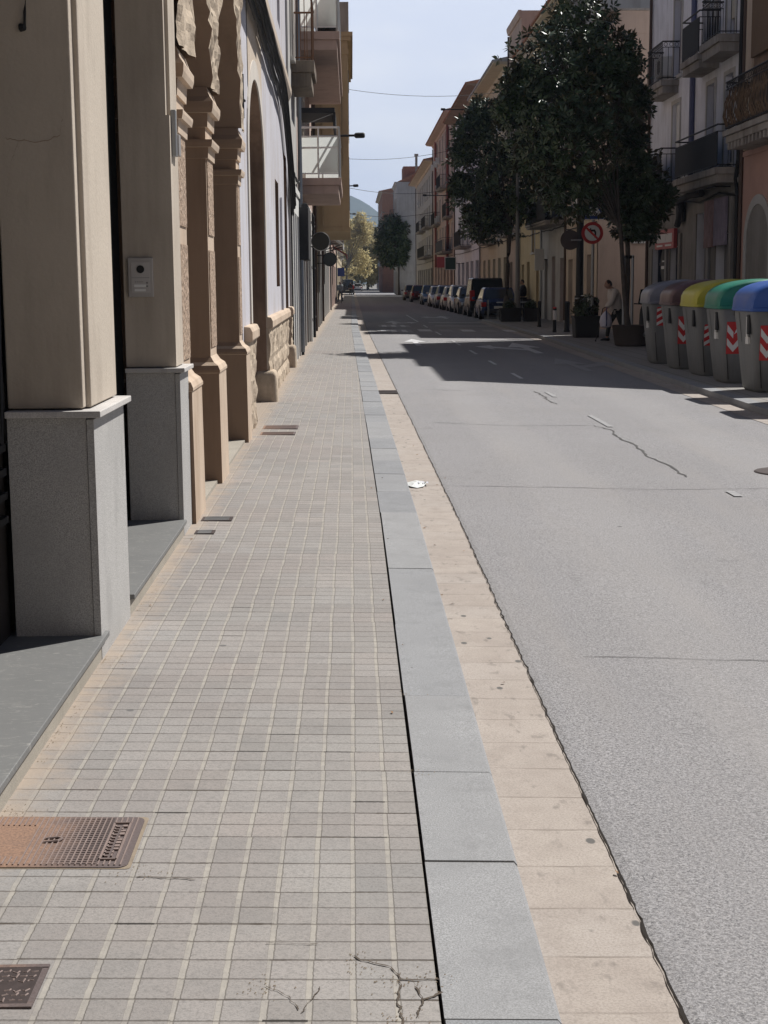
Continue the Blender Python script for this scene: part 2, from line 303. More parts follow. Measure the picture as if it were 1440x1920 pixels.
# road: its ragged left edge is cut into the sheet
b = MB(); ys = []; y = -4.0
while y < 60: ys.append(y); y += .03 if y < 14 else .25
ys += [60, 80, 110, 160, 240, 420]
pr = None
for y in ys:
    e = .738 + bx(y) + (noise.noise(Vector((y*6, 3, 0)))*.004 + noise.noise(Vector((y*17, 3, 0)))*.005 + noise.noise(Vector((y*1.3, 9, 0)))*.003 if y < 60 else 0)
    cur = [(e, y, -.052), (e + .03, y, -.048), (2.2, y, rxz(2.2)+.006), (4, y, rxz(4)+.006), (8.6, y, rxz(8.6)+.006)]
    if pr:
        for k in range(4): b.quad(pr[k], pr[k+1], cur[k+1], cur[k])
    pr = cur
struct(b.build('road', M['asphalt']))
b = MB(); pr = None
for y in ys:
    if y > 60: break
    w = .0028 + .0035*noise.noise(Vector((y*9, 1, 5))); e = .735 + bx(y) + noise.noise(Vector((y*6, 3, 0)))*.004 + noise.noise(Vector((y*17, 3, 0)))*.005 + noise.noise(Vector((y*1.3, 9, 0)))*.003 + noise.noise(Vector((y*14, 7, 0)))*.006
    cur = [(e - w, y, -.0505), (e + w, y, -.0475)]
    if pr: b.quad(pr[0], pr[1], cur[1], cur[0])
    pr = cur
struct(b.build('road_edge_joint', M['gap']))
def rz(x): return rxz(x) + .006
def ribbon(mb, pts, w, jit=.02, step=.12, z=.004):
    path = []
    for i in range(len(pts) - 1):
        a, c = Vector((*pts[i], 0)), Vector((*pts[i+1], 0)); k = max(1, int((c - a).length / step))
        for j in range(k): path.append(a.lerp(c, j / k) + Vector((random.uniform(-jit, jit), random.uniform(-jit, jit), 0)))
    path.append(Vector((*pts[-1], 0))); pl = None
    for i, p in enumerate(path):
        d = (path[min(i+1, len(path)-1)] - path[max(i-1, 0)]).normalized(); nrm = Vector((-d.y, d.x, 0)); ww = w * random.uniform(.45, 1.3) * (.35 if i in (0, len(path)-1) else 1)
        cu = [p + nrm*ww, p - nrm*ww]; cu = [(q.x, q.y, rz(q.x) + z) for q in cu]
        if pl: mb.quad(pl[0], pl[1], cu[1], cu[0])
        pl = cu
b = MB()
ribbon(b, [(2.78, 23.0), (2.82, 22.1), (2.76, 21.2), (2.80, 20.5)], .013, .022)
ribbon(b, [(2.80, 17.4), (2.93, 16.9), (2.86, 16.0), (2.9, 15.2), (2.83, 14.3), (2.88, 13.5), (2.86, 12.7)], .013, .018)
ribbon(b, [(.76, 12.08), (1.6, 12.02), (2.5, 11.9), (3.5, 12.0), (5.2, 12.1)], .006, .014)
ribbon(b, [(.9, 17.7), (1.9, 17.3), (2.80, 17.4)], .008, .03); ribbon(b, [(1.0, 6.45), (2.0, 6.35), (3.4, 6.3)], .0035, .012)
ribbon(b, [(1.0, 23.3), (1.8, 23.0)], .012, .03)
struct(b.build('road_cracks', M['tar']))
# painted markings
def mark(mb, poly, mi=0, z=.008): mb.poly([(x, y, rz(x) + z) for x, y in poly], mi)
b = MB()
for y0, y1, mi in ((11.5, 11.8, 1), (17.2, 18.7, 1), (21.8, 22.8, 1), (26, 27.6, 0), (30.5, 32, 0), (35, 37, 0), (40, 43, 0), (48, 51, 0), (56, 59, 0), (64, 78, 0)):
    x = 2.98 + bx(y0); mark(b, [(x, y0), (x + .07, y0), (x + .07, y1), (x, y1)], mi)
def arrow(x, y, s=1.0, turn=0, mi=0):
    mark(b, [(x-.08*s, y), (x+.08*s, y), (x+.08*s, y+2.6*s), (x-.08*s, y+2.6*s)], mi)
    mark(b, [(x-.34*s, y+2.6*s), (x+.34*s, y+2.6*s), (x, y+5.0*s)], mi)
    if turn: mark(b, [(x+.08*s*turn, y+1.2*s), (x+.7*s*turn, y+2.2*s), (x+.7*s*turn, y+1.5*s), (x+1.0*s*turn, y+2.9*s), (x+.62*s*turn, y+3.6*s), (x+.62*s*turn, y+2.9*s), (x+.08*s*turn, y+1.9*s)], mi)
arrow(1.75, 39.6, .95); arrow(4.45, 35.6, 1.25, -1); arrow(4.5, 28.3, 1.0, 1, 1); arrow(1.7, 60, 1.0, 1); arrow(4.4, 70, 1.1, -1)
for x0, y0 in ((.85, 50), (1.0, 56)):
    mark(b, [(x0, y0), (x0+1.2, y0), (x0+1.2, y0+3.2), (x0, y0+3.2)], 1)
    for k in range(3): mark(b, [(x0+.12+.36*k, y0+.4), (x0+.30+.36*k, y0+.4), (x0+.30+.36*k, y0+2.8), (x0+.12+.36*k, y0+2.8)], 0, .012)
for k in range(5): mark(b, [(2.3+.75*k, 51.5), (2.75+.75*k, 51.5), (2.75+.75*k, 53.6), (2.3+.75*k, 53.6)], k % 2)
for y0 in (58, 63): mark(b, [(3.2, y0), (5.4, y0), (5.4, y0+.45), (3.2, y0+.45)], 0)
struct(b.build('road_markings', [M['paint'], M['faded']]))
# right-hand kerb and pavement
def rk(y): return 5.22 + .45 * min(1, max(0, (y - 19) / 26))
b = MB(); g = MB(); p = MB()
YR = [-4, 8, 16, 19, 23, 27, 31, 35, 40, 45, 52, 58, 65.5]
for i in range(len(YR) - 1):
    y0, y1 = YR[i], YR[i+1]; a, c = rk(y0), rk(y1)
    b.add([(a, y0, -.14), (c, y1, -.14), (c, y1, -.022), (a, y0, -.022), (a+.2, y0, -.018), (c+.2, y1, -.018)], [(0,1,2,3), (3,2,5,4)])
    g.quad((a-.3, y0, rz(a-.3)+.005), (a, y0, rz(a)+.006), (c, y1, rz(c)+.006), (c-.3, y1, rz(c-.3)+.005))
    p.quad((a+.2, y0, -.018), (30, y0, .0), (30, y1, .0), (c+.2, y1, -.018))
b.box(5.67, 7.9, 65.5, 65.7, -.14, -.019)
for i, (y0, y1) in enumerate(((65.7, 90), (90, 140), (140, 240), (240, 420))):
    b.add([(7.62, y0, -.15), (7.62, y1, -.15), (7.62, y1, -.022), (7.62, y0, -.022), (7.8, y0, -.018), (7.8, y1, -.018)], [(0,1,2,3), (3,2,5,4)])
    p.quad((7.8, y0, -.018), (30, y0, 0), (30, y1, 0), (7.8, y1, -.018))
struct(b.build('kerb_right', M['kerb'])); struct(g.build('gutter_right', M['gutter'])); struct(p.build('sidewalk_right', M['rpave']))
b = MB(); b.quad((-2500, -300, -.3), (2500, -300, -.3), (2500, 6000, -.3), (-2500, 6000, -.3)); struct(b.build('ground', M['ground']))
# hill at the end of the street
n = NT('wooded_hill'); v = n.coord('World'); M['hill'] = n.done(n.mix(n.noise(v, .012, 6, .65), (0.035, 0.055, 0.05), (0.085, 0.10, 0.085)), 1.0)
b = MB(); prof = [(-900, 60), (-500, 110), (-250, 150), (-60, 142), (0, 135), (15, 129), (30, 121), (45, 110), (70, 96), (140, 96), (300, 90), (600, 60), (1000, 20)]
rows = []
for k, (dy, hz) in enumerate(((0, 0), (200, .55), (450, 1.0), (800, .8))):
    rows.append([(x + 0.0, 2100 + dy, -.5 + z * hz * 1.08 + (noise.noise(Vector((x*.02, k, 0))) * 5 if k else 0)) for x, z in prof])
for r in range(3):
    for i in range(len(prof) - 1): b.quad(rows[r][i], rows[r][i+1], rows[r+1][i+1], rows[r+1][i])
struct(b.build('hills', M['hill'], smooth=True, ang=180))
# ------------------------------------------------------------------ building materials
M['stucco'] = plaster('beige_stucco', (0.50, 0.437, 0.362), 0.07, (0.31, 0.26, 0.21), 0.8, 0.4, 45, 1.1, 0.85, 0.06)
M['plinth'] = mat_granite('plinth_granite', (0.46, 0.45, 0.435), dark=0.6)
M['ledge'] = mat_granite('ledge_stone', (0.52, 0.50, 0.48), dark=0.25)
M['black'] = flat('black_iron', (0.012, 0.012, 0.013), 0.6, var=0.3)
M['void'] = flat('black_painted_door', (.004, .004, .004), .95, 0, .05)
M['stainshadeconc'] = plaster('stained_shade_concrete', (.20, .165, .13), .2, (.06, .05, .04), .8)  # stained concrete; the shade on its end is put into the colour
M['darkdoor'] = flat('dark_wooden_door', (0.022, 0.016, 0.013), 0.7, var=0.3, scale=12)
M['browndoor'] = flat('brown_wooden_door', (0.055, 0.034, 0.022), 0.65, var=0.35, scale=9)
M['sandstone'] = plaster('orange_sandstone', (0.52, 0.415, 0.32), 0.10, (0.30, 0.20, 0.13), 0.5, 0.35, 55, 2.3, 0.9, 0.10)
M['carved'] = None
n = NT('carved_stone'); v = n.coord(); a = n.voro(n.coord('Object', (1, 1, .75)), 34, 'SMOOTH_F1'); c2 = n.noise(v, 18, 5, .7, 2.5)
n.bump(n.m('ADD', a, n.m('MULTIPLY', c2, .8)), 1.0, 0.035); M['carved'] = n.done(n.mix(n.ramp(c2, [(.4, 0), (.62, 1)]), (0.36, 0.25, 0.18), (0.54, 0.42, 0.32)), .9)
M['rustic'] = plaster('rough_stone', (0.54, 0.445, 0.34), 0.2, (0.20, 0.15, 0.11), 0.75, 1.0, 26, 5.0, 0.92, 0.25)
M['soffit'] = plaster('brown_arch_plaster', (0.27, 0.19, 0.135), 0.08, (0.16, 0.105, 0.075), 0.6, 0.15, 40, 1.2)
M['lavender'] = plaster('lavender_plaster', (0.50, 0.495, 0.535), 0.05, (0.37, 0.32, 0.285), 0.75, 0.3, 35, 1.0, 0.9)
M['beige2'] = plaster('warm_beige_plaster', (0.50, 0.42, 0.34), 0.06, (0.35, 0.28, 0.22), 0.4)
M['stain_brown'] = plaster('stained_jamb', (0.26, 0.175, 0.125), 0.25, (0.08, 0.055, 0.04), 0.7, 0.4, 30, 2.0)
M['cable'] = flat('black_cable', (0.018, 0.018, 0.019), 0.7, var=.3)
M['rust'] = flat('rusty_iron', (0.17, 0.085, 0.045), 0.85, var=0.5, scale=14, bump=.3)
M['white'] = flat('white_paint', (0.72, 0.72, 0.70), 0.5, var=0.06)
M['glass'] = flat('window_glass', (0.018, 0.021, 0.025), 0.12, 0, 0.6, var=0.3, scale=1)
n = NT('frosted_panel'); v = n.coord(); col = n.mix(n.noise(v, 3, 4), (.60, .64, .63), (.76, .79, .78)); n.done(col, .35, 0, .4)
tr = n.n.new('ShaderNodeBsdfTranslucent'); n.lk(col, tr.inputs[0]); mx = n.n.new('ShaderNodeMixShader'); mx.inputs[0].default_value = .75; n.lk(n.b.outputs[0], mx.inputs[1]); n.lk(tr.outputs[0], mx.inputs[2]); n.lk(mx.outputs[0], n.out.inputs[0]); M['panelglass'] = n.mat
M['pink'] = plaster('pink_stucco', (0.46, 0.35, 0.30), 0.08, (0.30, 0.22, 0.18), .5)
M['ochre'] = plaster('ochre_render', (0.45, 0.345, 0.21), 0.07, (0.30, 0.21, 0.12), .45)
M['concrete'] = plaster('stained_concrete', (0.33, 0.30, 0.27), 0.15, (0.11, 0.09, 0.08), .7)
M['steel'] = flat('grey_steel', (0.32, 0.33, 0.34), 0.45, .7, var=.12)
M['intercom'] = flat('brushed_aluminium', (0.45, 0.43, 0.42), 0.4, .45, var=.05)
M['darkcloth'] = flat('dark_awning_cloth', (0.035, 0.035, 0.037), .9, var=.25)
M['navy'] = flat('navy_shopfront', (0.028, 0.032, 0.055), .55, var=.2)
M['terracotta'] = plaster('terracotta_tiles', (0.33, 0.15, 0.085), .25, (0.14, .08, .06), .4, scale=5)
M['greypaint'] = flat('grey_paint', (0.21, 0.205, 0.20), .6)
M['brownshut'] = flat('brown_shutter', (0.075, 0.045, 0.032), .65, var=.2)
M['redshut'] = flat('red_brown_shutter', (0.22, 0.05, 0.035), .6, var=.15)
M['greenshut'] = flat('dark_green_shutter', (0.03, 0.06, 0.045), .6, var=.2)
M['greyshut'] = flat('grey_shutter', (0.15, 0.14, 0.14), .6, var=.15)

def rrect(hx, hy, r, z, n=6, ox=0, oy=0):
    pts = []
    for cx, cy, a0 in ((hx-r, hy-r, 0), (-hx+r, hy-r, 90), (-hx+r, -hy+r, 180), (hx-r, -hy+r, 270)):
        for k in range(n+1): a = math.radians(a0 + 90*k/n); pts.append((ox + cx + r*math.cos(a), oy + cy + r*math.sin(a), z))
    return pts
def wall_holes(mb, sg, X, y0, y1, z0, z1, ops, d=.25, mi=0, mr=0):
    """flat wall at X facing sg*X with rectangular holes; reveals run back by d"""
    yy = sorted({y0, y1, *[o[0] for o in ops], *[o[1] for o in ops]}); zz = sorted({z0, z1, *[o[2] for o in ops], *[o[3] for o in ops]})
    yy = [t for t in yy if y0 <= t <= y1]; zz = [t for t in zz if z0 <= t <= z1]
    for i in range(len(yy)-1):
        for k in range(len(zz)-1):
            ym, zm = (yy[i]+yy[i+1])/2, (zz[k]+zz[k+1])/2
            if any(o[0] < ym < o[1] and o[2] < zm < o[3] for o in ops): continue
            mb.quad((X, yy[i], zz[k]), (X, yy[i+1], zz[k]), (X, yy[i+1], zz[k+1]), (X, yy[i], zz[k+1]), mi)
    B = X - sg*d
    for ya, yb, za, zb in ops:
        for q in (((X,ya,za),(B,ya,za),(B,ya,zb),(X,ya,zb)), ((X,yb,za),(B,yb,za),(B,yb,zb),(X,yb,zb)), ((X,ya,zb),(B,ya,zb),(B,yb,zb),(X,yb,zb)), ((X,ya,za),(B,ya,za),(B,yb,za),(X,yb,za))): mb.quad(*q, mr)
def arch_wall(mb, X, ya, yb, zs, zt, rise, back, mi=0, mr=1, n=18, disp=None, rows=1, rev=True):
    """wall strip above an arch from ya to yb, springing zs, top zt, with its soffit; disp(y,z) pushes the face out"""
    yc, hw = (ya+yb)/2, (yb-ya)/2; D = disp or (lambda y, z: 0.0)
    pts = [(yc - hw*math.cos(math.pi*k/n), zs + rise*math.sin(math.pi*k/n)) for k in range(n+1)]
    grid = [[(y, z + (zt - z)*r/rows) for r in range(rows+1)] for y, z in pts]
    for k in range(n):
        for r in range(rows):
            q = [grid[k][r], grid[k+1][r], grid[k+1][r+1], grid[k][r+1]]; mb.quad(*[(X + D(y, z), y, z) for y, z in q], mi)
        if rev:
            a, c = pts[k], pts[k+1]; mb.quad((X + D(*a), a[0], a[1]), (back, a[0], a[1]), (back, c[0], c[1]), (X + D(*c), c[0], c[1]), mr)
def rough_grid(mb, X, ya, yb, za, zb, disp, s=.07, mi=0, back=None):
    ny, nz = max(1, round((yb-ya)/s)), max(1, round((zb-za)/s))
    P = [[(X + disp(ya+(yb-ya)*i/ny, za+(zb-za)*k/nz), ya+(yb-ya)*i/ny, za+(zb-za)*k/nz) for k in range(nz+1)] for i in range(ny+1)]
    for i in range(ny):
        for k in range(nz): mb.quad(P[i][k], P[i+1][k], P[i+1][k+1], P[i][k+1], mi)
    if back is not None:
        for i in (0, ny):
            for k in range(nz): mb.quad(P[i][k], P[i][k+1], (back, P[i][k+1][1], P[i][k+1][2]), (back, P[i][k][1], P[i][k][2]), mi)
        for k in (0, nz):
            for i in range(ny): mb.quad(P[i][k], P[i+1][k], (back, P[i+1][k][1], P[i+1][k][2]), (back, P[i][k][1], P[i][k][2]), mi)
def loft_rects(mb, rs, back, mi=0):
    """stack of rectangles: (z, xfront, ya, yb)"""
    mb.rings([[(back, a, z), (x, a, z), (x, c, z), (back, c, z)] for z, x, a, c in rs], mi)

# ------------------------------------------------------------------ left: beige building with granite plinths
A = thing('beige_building', 'beige stucco building with grey granite plinths, nearest on the left pavement edge', 'building', (-1.3, 6, 0))
def pillar_A(y0, y1, xl, notch0):
    b = MB()
    if notch0 > 1.1:
        b.box(xl, -1.104, y0+.03, y1-.03, 1.09, notch0); z0 = notch0
    else: z0 = 1.09
    b.box(xl, -1.126, y0+.03, y0+.10, z0, 3.7); b.box(xl, -1.104, y0+.10, y1-.03, z0, 3.7)
    p = b.build('pillar', M['stucco'], A, bevel=.006 if notch0 < 1 else 0)
    b = MB(); b.box(xl, -1.112, y0, y1, -.05, 1.052); b.box(-1.110, -1.080, y0-.004, y1+.002, -.05, 1.046)
    b.box(-1.1115, -1.1105, y0-.002, y0+.01, .1, 1.05, 1)
    q = b.build('plinth', [M['plinth'], M['black']], A, bevel=.003)
    b = MB(); b.box(xl-.002, -1.046, y0-.032, y1+.03, 1.055, 1.083); b.build('ledge', M['ledge'], A, bevel=.004)
pillar_A(6.22, 7.03, -1.44, 0); pillar_A(9.37, 9.835, -1.415, 2.62)
pillar_A(1.6, 2.6, -1.44, 0)
for (a, c) in ((2.6, 6.215), (7.035, 9.365)):
    b = MB(); b.box(-1.9, -1.082, a, c, -.05, .100, 1); b.box(-1.9, -1.062, a + (.0 if a < 5 else .03), c + (.10 if a < 5 else -.005), .102, .126, 0)
    b.build('doorstep', [M['slate'], M['riser']], A, bevel=.003)
b = MB(); b.box(-1.6, -1.47, 2.6, 6.25, .127, 3.45)
dr = b.build('door', M['darkdoor'], A)
b = MB()
for k in range(34):
    y = 2.7 + .105*k
    b.tube([(-1.452, y, .95), (-1.452, y + .05*math.sin(k), 1.5), (-1.452, y+.09, 2.0), (-1.452, y, 2.5), (-1.452, y+.09, 3.2)], .009, 5); b.tube([(-1.455, y+.09, .95), (-1.455, y+.02, 1.5), (-1.455, y, 2.0), (-1.455, y+.09, 2.5), (-1.455, y, 3.2)], .009, 5)
for z in (.62, .72, .82, .92): b.box(-1.47, -1.445, 2.62, 6.2, z, z+.03)
b.build('grille', M['black'], dr)
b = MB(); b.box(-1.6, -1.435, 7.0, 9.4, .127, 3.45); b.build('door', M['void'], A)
b = MB(); b.box(-2.4, -1.098, -.5, 9.845, 3.702, 10.5); b.box(-2.4, -1.60, -.5, 9.845, -.1, 3.70); b.build('wall', M['stucco'], A)
b = MB()
def face_crack(pts, w):
    for i in range(len(pts)-1):
        (xa, za), (xb, zb) = pts[i], pts[i+1]; b.add([(xa, 6.2485, za-w), (xb, 6.2485, zb-w), (xb, 6.2485, zb+w), (xa, 6.2485, za+w), (xa, 6.2495, za), (xb, 6.2495, zb)], [(0,1,2,3)])
def wig(pts, k=6):
    r_ = random.Random(2); o_ = []
    for i in range(len(pts)-1):
        for j in range(k): t_ = j/k; o_.append((pts[i][0]+(pts[i+1][0]-pts[i][0])*t_ + r_.uniform(-.003, .003), pts[i][1]+(pts[i+1][1]-pts[i][1])*t_ + r_.uniform(-.004, .004)))
    return o_ + [pts[-1]]
face_crack(wig([(-1.40, 2.19), (-1.34, 2.18), (-1.25, 2.175), (-1.18, 2.20), (-1.16, 2.30), (-1.15, 2.42)]), .0011); face_crack(wig([(-1.41, 1.93), (-1.38, 2.10), (-1.35, 2.17)]), .0009)
b.build('hairline_crack', M['soffit'], A)
t = thing('intercom_panel', 'aluminium intercom panel with camera eye and two name buttons on beige pillar', 'intercom', (-1.305, 9.4, 1.64))
b = MB(); b.box(-1.385, -1.23, 9.378, 9.3985, 1.522, 1.763); fr = b.build('frame', M['intercom'], t, bevel=.004)
b = MB(); b.box(-1.364, -1.250, 9.3735, 9.3785, 1.548, 1.735); b.build('face_plate', flat('pale_aluminium', (.50, .48, .47), .4, .3), t)
b = MB(); b.disc((-1.306, 9.3715, 1.692), .024, 'y', 24, .006); b.build('camera_eye', M['black'], t)
b = MB(); b.box(-1.362, -1.252, 9.3725, 9.3737, 1.639, 1.6415); b.build('seam', M['greypaint'], t)
b = MB(); b.box(-1.347, -1.275, 9.3708, 9.3735, 1.583, 1.599); b.build('button', M['white'], t)
b = MB(); b.box(-1.345, -1.277, 9.3708, 9.3735, 1.557, 1.572); b.build('button', M['white'], t)
b = MB()
for q in ((-1.267, 1.609), (-1.267, 1.588)): b.disc((q[0], 9.3722, q[1]), .006, 'y', 12, .003)
for k in range(4): b.box(-1.34+.013*k, -1.334+.013*k, 9.3724, 9.3737, 1.612, 1.618)
b.build('speaker_holes', M['greypaint'], t)
o = MB().tube([(-1.302, 6.245, 2.62), (-1.297, 6.235, 2.68), (-1.288, 6.237, 2.76), (-1.290, 6.24, 3.1)], .006, 6).tube([(-1.318, 6.245, 2.622), (-1.30, 6.238, 2.622)], [.017, .013], 10).build('cable_end', M['cable'])
tag(o, 'short black cable end hanging on the nearest beige pillar', 'cable')
t = thing('conduit_box', 'small grey metal conduit box on the lit side of the second beige pillar', 'box', (-1.10, 9.52, 2.6))
b = MB(); b.box(-1.103, -1.075, 9.47, 9.54, 2.38, 2.66); b.build('housing', M['steel'], t, bevel=.004)
b = MB(); b.box(-1.103, -1.066, 9.56, 9.66, 2.39, 2.52); b.build('cover', M['intercom'], t, bevel=.004)

# ------------------------------------------------------------------ left: stone arcade
Bd = thing('stone_arcade', 'orange sandstone arcade with carved pilasters and rough arches past the beige pillars', 'building', (-1.3, 12, 0))
def pilaster(y0, y1):
    S_ = -1.128
    def R(z, x, g): return (z, x, y0 - g, y1 + g)
    def Q(z, p): return (z, S_ + p, y0 - p*.9, y1 + p*.9)
    rs = [R(-.05, -1.052, .075), R(.80, -1.058, .07), R(.90, -1.058, .07), R(.905, -1.050, .078), R(.925, -1.050, .078), R(.96, -1.066, .06), R(.985, -1.10, .03), R(1.02, -1.122, .006), R(1.03, S_, 0),
          Q(2.565, 0), Q(2.566, .020), Q(2.648, .024), Q(2.650, .050), Q(2.685, .058), Q(2.705, .058), Q(2.707, .002), Q(2.800, .002), Q(2.801, .020), Q(2.905, .026), Q(2.907, .060), Q(2.945, .070), Q(2.99, .072), Q(3.03, .045), Q(3.10, .02)]
    b = MB(); loft_rects(b, rs, -1.76); p = b.build('pilaster', [M['sandstone']], Bd)
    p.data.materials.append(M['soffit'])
    for f in p.data.polygons:                                  # faces turned to -y take the darker brown, all others stone
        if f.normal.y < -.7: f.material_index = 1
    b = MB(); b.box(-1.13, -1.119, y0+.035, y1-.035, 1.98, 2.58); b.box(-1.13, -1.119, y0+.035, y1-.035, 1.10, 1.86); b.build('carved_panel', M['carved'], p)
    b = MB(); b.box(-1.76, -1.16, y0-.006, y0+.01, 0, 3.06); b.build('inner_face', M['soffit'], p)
PIL = [(9.91, 10.42), (11.93, 12.46), (15.02, 15.40)]
for q in PIL: pilaster(*q)
def rdisp(y, z):
    f = noise.noise(Vector((y*3.1, z*2.2, 1.7)))*.045 + abs(noise.noise(Vector((y*8, z*5, 4.1))))*.055 + noise.noise(Vector((y*19, z*15, 2)))*.016 + noise.noise(Vector((y*2.2, z*1.1, 9)))*.04
    return f + .03
b = MB(); zt = 5.6
for i, (a, c) in enumerate(PIL):
    rough_grid(b, -1.10, a - (.06 if i == 0 else 0), c + (.04 if i == 2 else 0), 3.10, zt, rdisp, .05, 0)
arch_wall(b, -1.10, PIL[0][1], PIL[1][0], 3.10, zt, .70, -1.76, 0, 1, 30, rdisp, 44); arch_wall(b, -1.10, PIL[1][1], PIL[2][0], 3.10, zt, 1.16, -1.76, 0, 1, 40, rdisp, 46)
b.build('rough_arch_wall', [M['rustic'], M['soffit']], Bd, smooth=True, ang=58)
b = MB(); b.box(-1.9, -1.74, 9.85, 15.42, -.05, 10.6); b.box(-1.74, -1.105, 9.85, 15.42, 5.605, 10.6); b.build('wall', M['sandstone'], Bd)
for a, c in ((10.6, 11.85), (12.66, 14.94)):
    b = MB(); b.box(-1.739, -1.69, a-.2, c+.2, 0, 4.4)
    for k in range(int((c-a)/.28)): b.box(-1.69, -1.675, a+.06+.28*k, a+.28+.28*k, .15, 2.9)
    b.build('door', M['darkdoor'], Bd, bevel=.004)
    b = MB(); b.box(-1.76, -1.09, a, c, -.03, .05); b.build('threshold', M['riser'], Bd)

# ------------------------------------------------------------------ left: lavender building on a rubble base
TH = .006
Cb = thing('lavender_building', 'lavender plaster building on a rough stone base with a dark arched doorway', 'building', (-1.10, 15.44, 0))
XW = -1.125; DO = (16.95, 20.15, 3.05, .95)
b = MB(); ops = [(23.6, 24.8, 1.55, 3.2), (27.2, 28.5, 0.0, 3.9), (22.0, 23.1, 5.9, 8.1), (25.6, 26.7, 5.9, 8.1), (18.0, 19.1, 5.9, 8.1)]
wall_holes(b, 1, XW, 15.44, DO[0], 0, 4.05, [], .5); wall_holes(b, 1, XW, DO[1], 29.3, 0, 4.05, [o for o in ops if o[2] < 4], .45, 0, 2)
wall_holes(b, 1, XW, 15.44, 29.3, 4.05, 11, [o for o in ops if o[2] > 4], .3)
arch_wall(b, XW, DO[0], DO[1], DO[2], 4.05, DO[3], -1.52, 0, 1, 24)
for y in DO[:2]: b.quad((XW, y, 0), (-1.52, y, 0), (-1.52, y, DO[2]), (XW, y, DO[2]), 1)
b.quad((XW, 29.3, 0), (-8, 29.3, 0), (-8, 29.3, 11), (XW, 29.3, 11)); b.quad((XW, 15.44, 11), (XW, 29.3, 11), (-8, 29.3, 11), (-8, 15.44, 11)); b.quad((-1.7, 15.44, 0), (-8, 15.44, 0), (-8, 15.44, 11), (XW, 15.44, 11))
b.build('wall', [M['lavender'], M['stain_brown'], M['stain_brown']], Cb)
b = MB(); b.box(-1.6, -1.50, 16.8, 20.3, -.05, 4.05); b.build('door', M['darkdoor'], Cb)
b = MB(); b.box(-1.62, -1.56, 23.5, 24.9, 1.4, 3.3); b.build('window', M['glass'], Cb)
b = MB(); b.box(-1.65, -1.56, 27.1, 28.6, -.05, 4.0); b.build('door', M['browndoor'], Cb)
for y in (18.0, 22.0, 25.6):
    b = MB(); b.box(-1.40, -1.36, y-.05, y+1.15, 5.85, 8.15); w_ = b.build('window', M['brownshut'], Cb)
def cdisp(y, z):
    row = math.floor(z/.27); yy = y + .21*(row % 2); cy = (yy/.43) % 1; cz = (z/.27) % 1
    e = min(cy, 1-cy)*.43; e2 = min(cz, 1-cz)*.27; k = min(1, min(e, e2)/.03)
    return .034*k + noise.noise(Vector((y*6, z*6, 3)))*.03*k + noise.noise(Vector((y*17, z*17, 8)))*.016
for ya, yb in ((15.62, 16.93), (20.17, 27.15), (28.55, 29.28)):
    b = MB(); rough_grid(b, -1.115, ya, yb, -.03, 1.0, cdisp, .055 if yb < 17 else .075, 0, -1.2); rb = b.build('rubble_base', M['rustic'], Cb, smooth=True, ang=35)
    b = MB(); b.rings([[(-1.2, y, 1.0), (-1.045, y, 1.0), (-1.035, y, 1.02), (-1.035, y, 1.10), (-1.06, y, 1.15), (-1.2, y, 1.165)] for y in (ya, yb)]); b.build('base_course', M['sandstone'], Cb, bevel=.008)
for y0 in (20.2, 28.4):
    b = MB(); b.rings([[(px_ + .01*noise.noise(Vector((px_*20, py_*20, z*9))), py_ + .012*noise.noise(Vector((px_*20, py_*20, z*9+5))), z) for px_, py_, _q in rrect(.155*s, .22*s, .05, 0, 4, -1.15, y0+.12)] for z, s in ((-.03, 1.04), (.12, 1.02), (.26, 1.0), (.37, .97), (.42, .90), (.44, .75))])
    b.build('guard_stone', M['rustic'], Cb, smooth=True, ang=60)
# beige surround of the arch and the course above
b = MB(); nA = 24; yc, hw = (DO[0]+DO[1])/2, (DO[1]-DO[0])/2
def band(o): return [(yc - (hw+o)*math.cos(math.pi*k/nA), DO[2] + (DO[3]+o)*math.sin(math.pi*k/nA)) for k in range(nA+1)]
i_, o_ = band(0.0), band(.22); i_ = [(DO[0], 1.16)] + i_ + [(DO[1], 1.16)]; o_ = [(DO[0]-.22, 1.16)] + o_ + [(DO[1]+.22, 1.16)]; X2 = XW + .018
for k in range(len(i_)-1):
    b.quad((X2, *i_[k]), (X2, *i_[k+1]), (X2, *o_[k+1]), (X2, *o_[k])); b.quad((X2, *o_[k]), (X2, *o_[k+1]), (XW, *o_[k+1]), (XW, *o_[k])); b.quad((X2, *i_[k]), (X2, *i_[k+1]), (XW, *i_[k+1]), (XW, *i_[k]))
b.build('door_surround', plaster('ivory_door_surround', (.54, .50, .45), .06, (.38, .33, .28), .5), Cb)
b = MB()
for k in range(1, len(o_)-2):
    if abs(o_[k][0]-yc) < 1.45 and abs(o_[k+1][0]-yc) < 1.45: b.quad((XW+.008, *o_[k]), (XW+.008, *o_[k+1]), (XW+.008, o_[k+1][0], 5.018), (XW+.008, o_[k][0], 5.018))
b.build('beige_panel', M['beige2'], Cb)
b = MB(); b.rings([[(-1.2, y, 5.02), (XW+.05, y, 5.02), (XW+.10, y, 5.12), (XW+.10, y, 5.24), (-1.2, y, 5.30)] for y in (15.46, 29.28)]); b.build('string_course', M['beige2'], Cb)
b = MB(); b.box(-1.2, -.50, 16.3, 19.4, 5.32, 5.50); b.build('shadow_slab', M['concrete'], Cb, bevel=.01)  # added out of view above the arch for the shadow it casts
b = MB(); b.tube([(-1.095, 15.82, 3.28), (-1.095, 15.82, 3.72)], .012, 6); b.tube([(-1.115, 15.68, 3.47), (-1.09, 15.96, 3.47)], .016, 6); b.build('wall_anchor', M['black'], Cb)
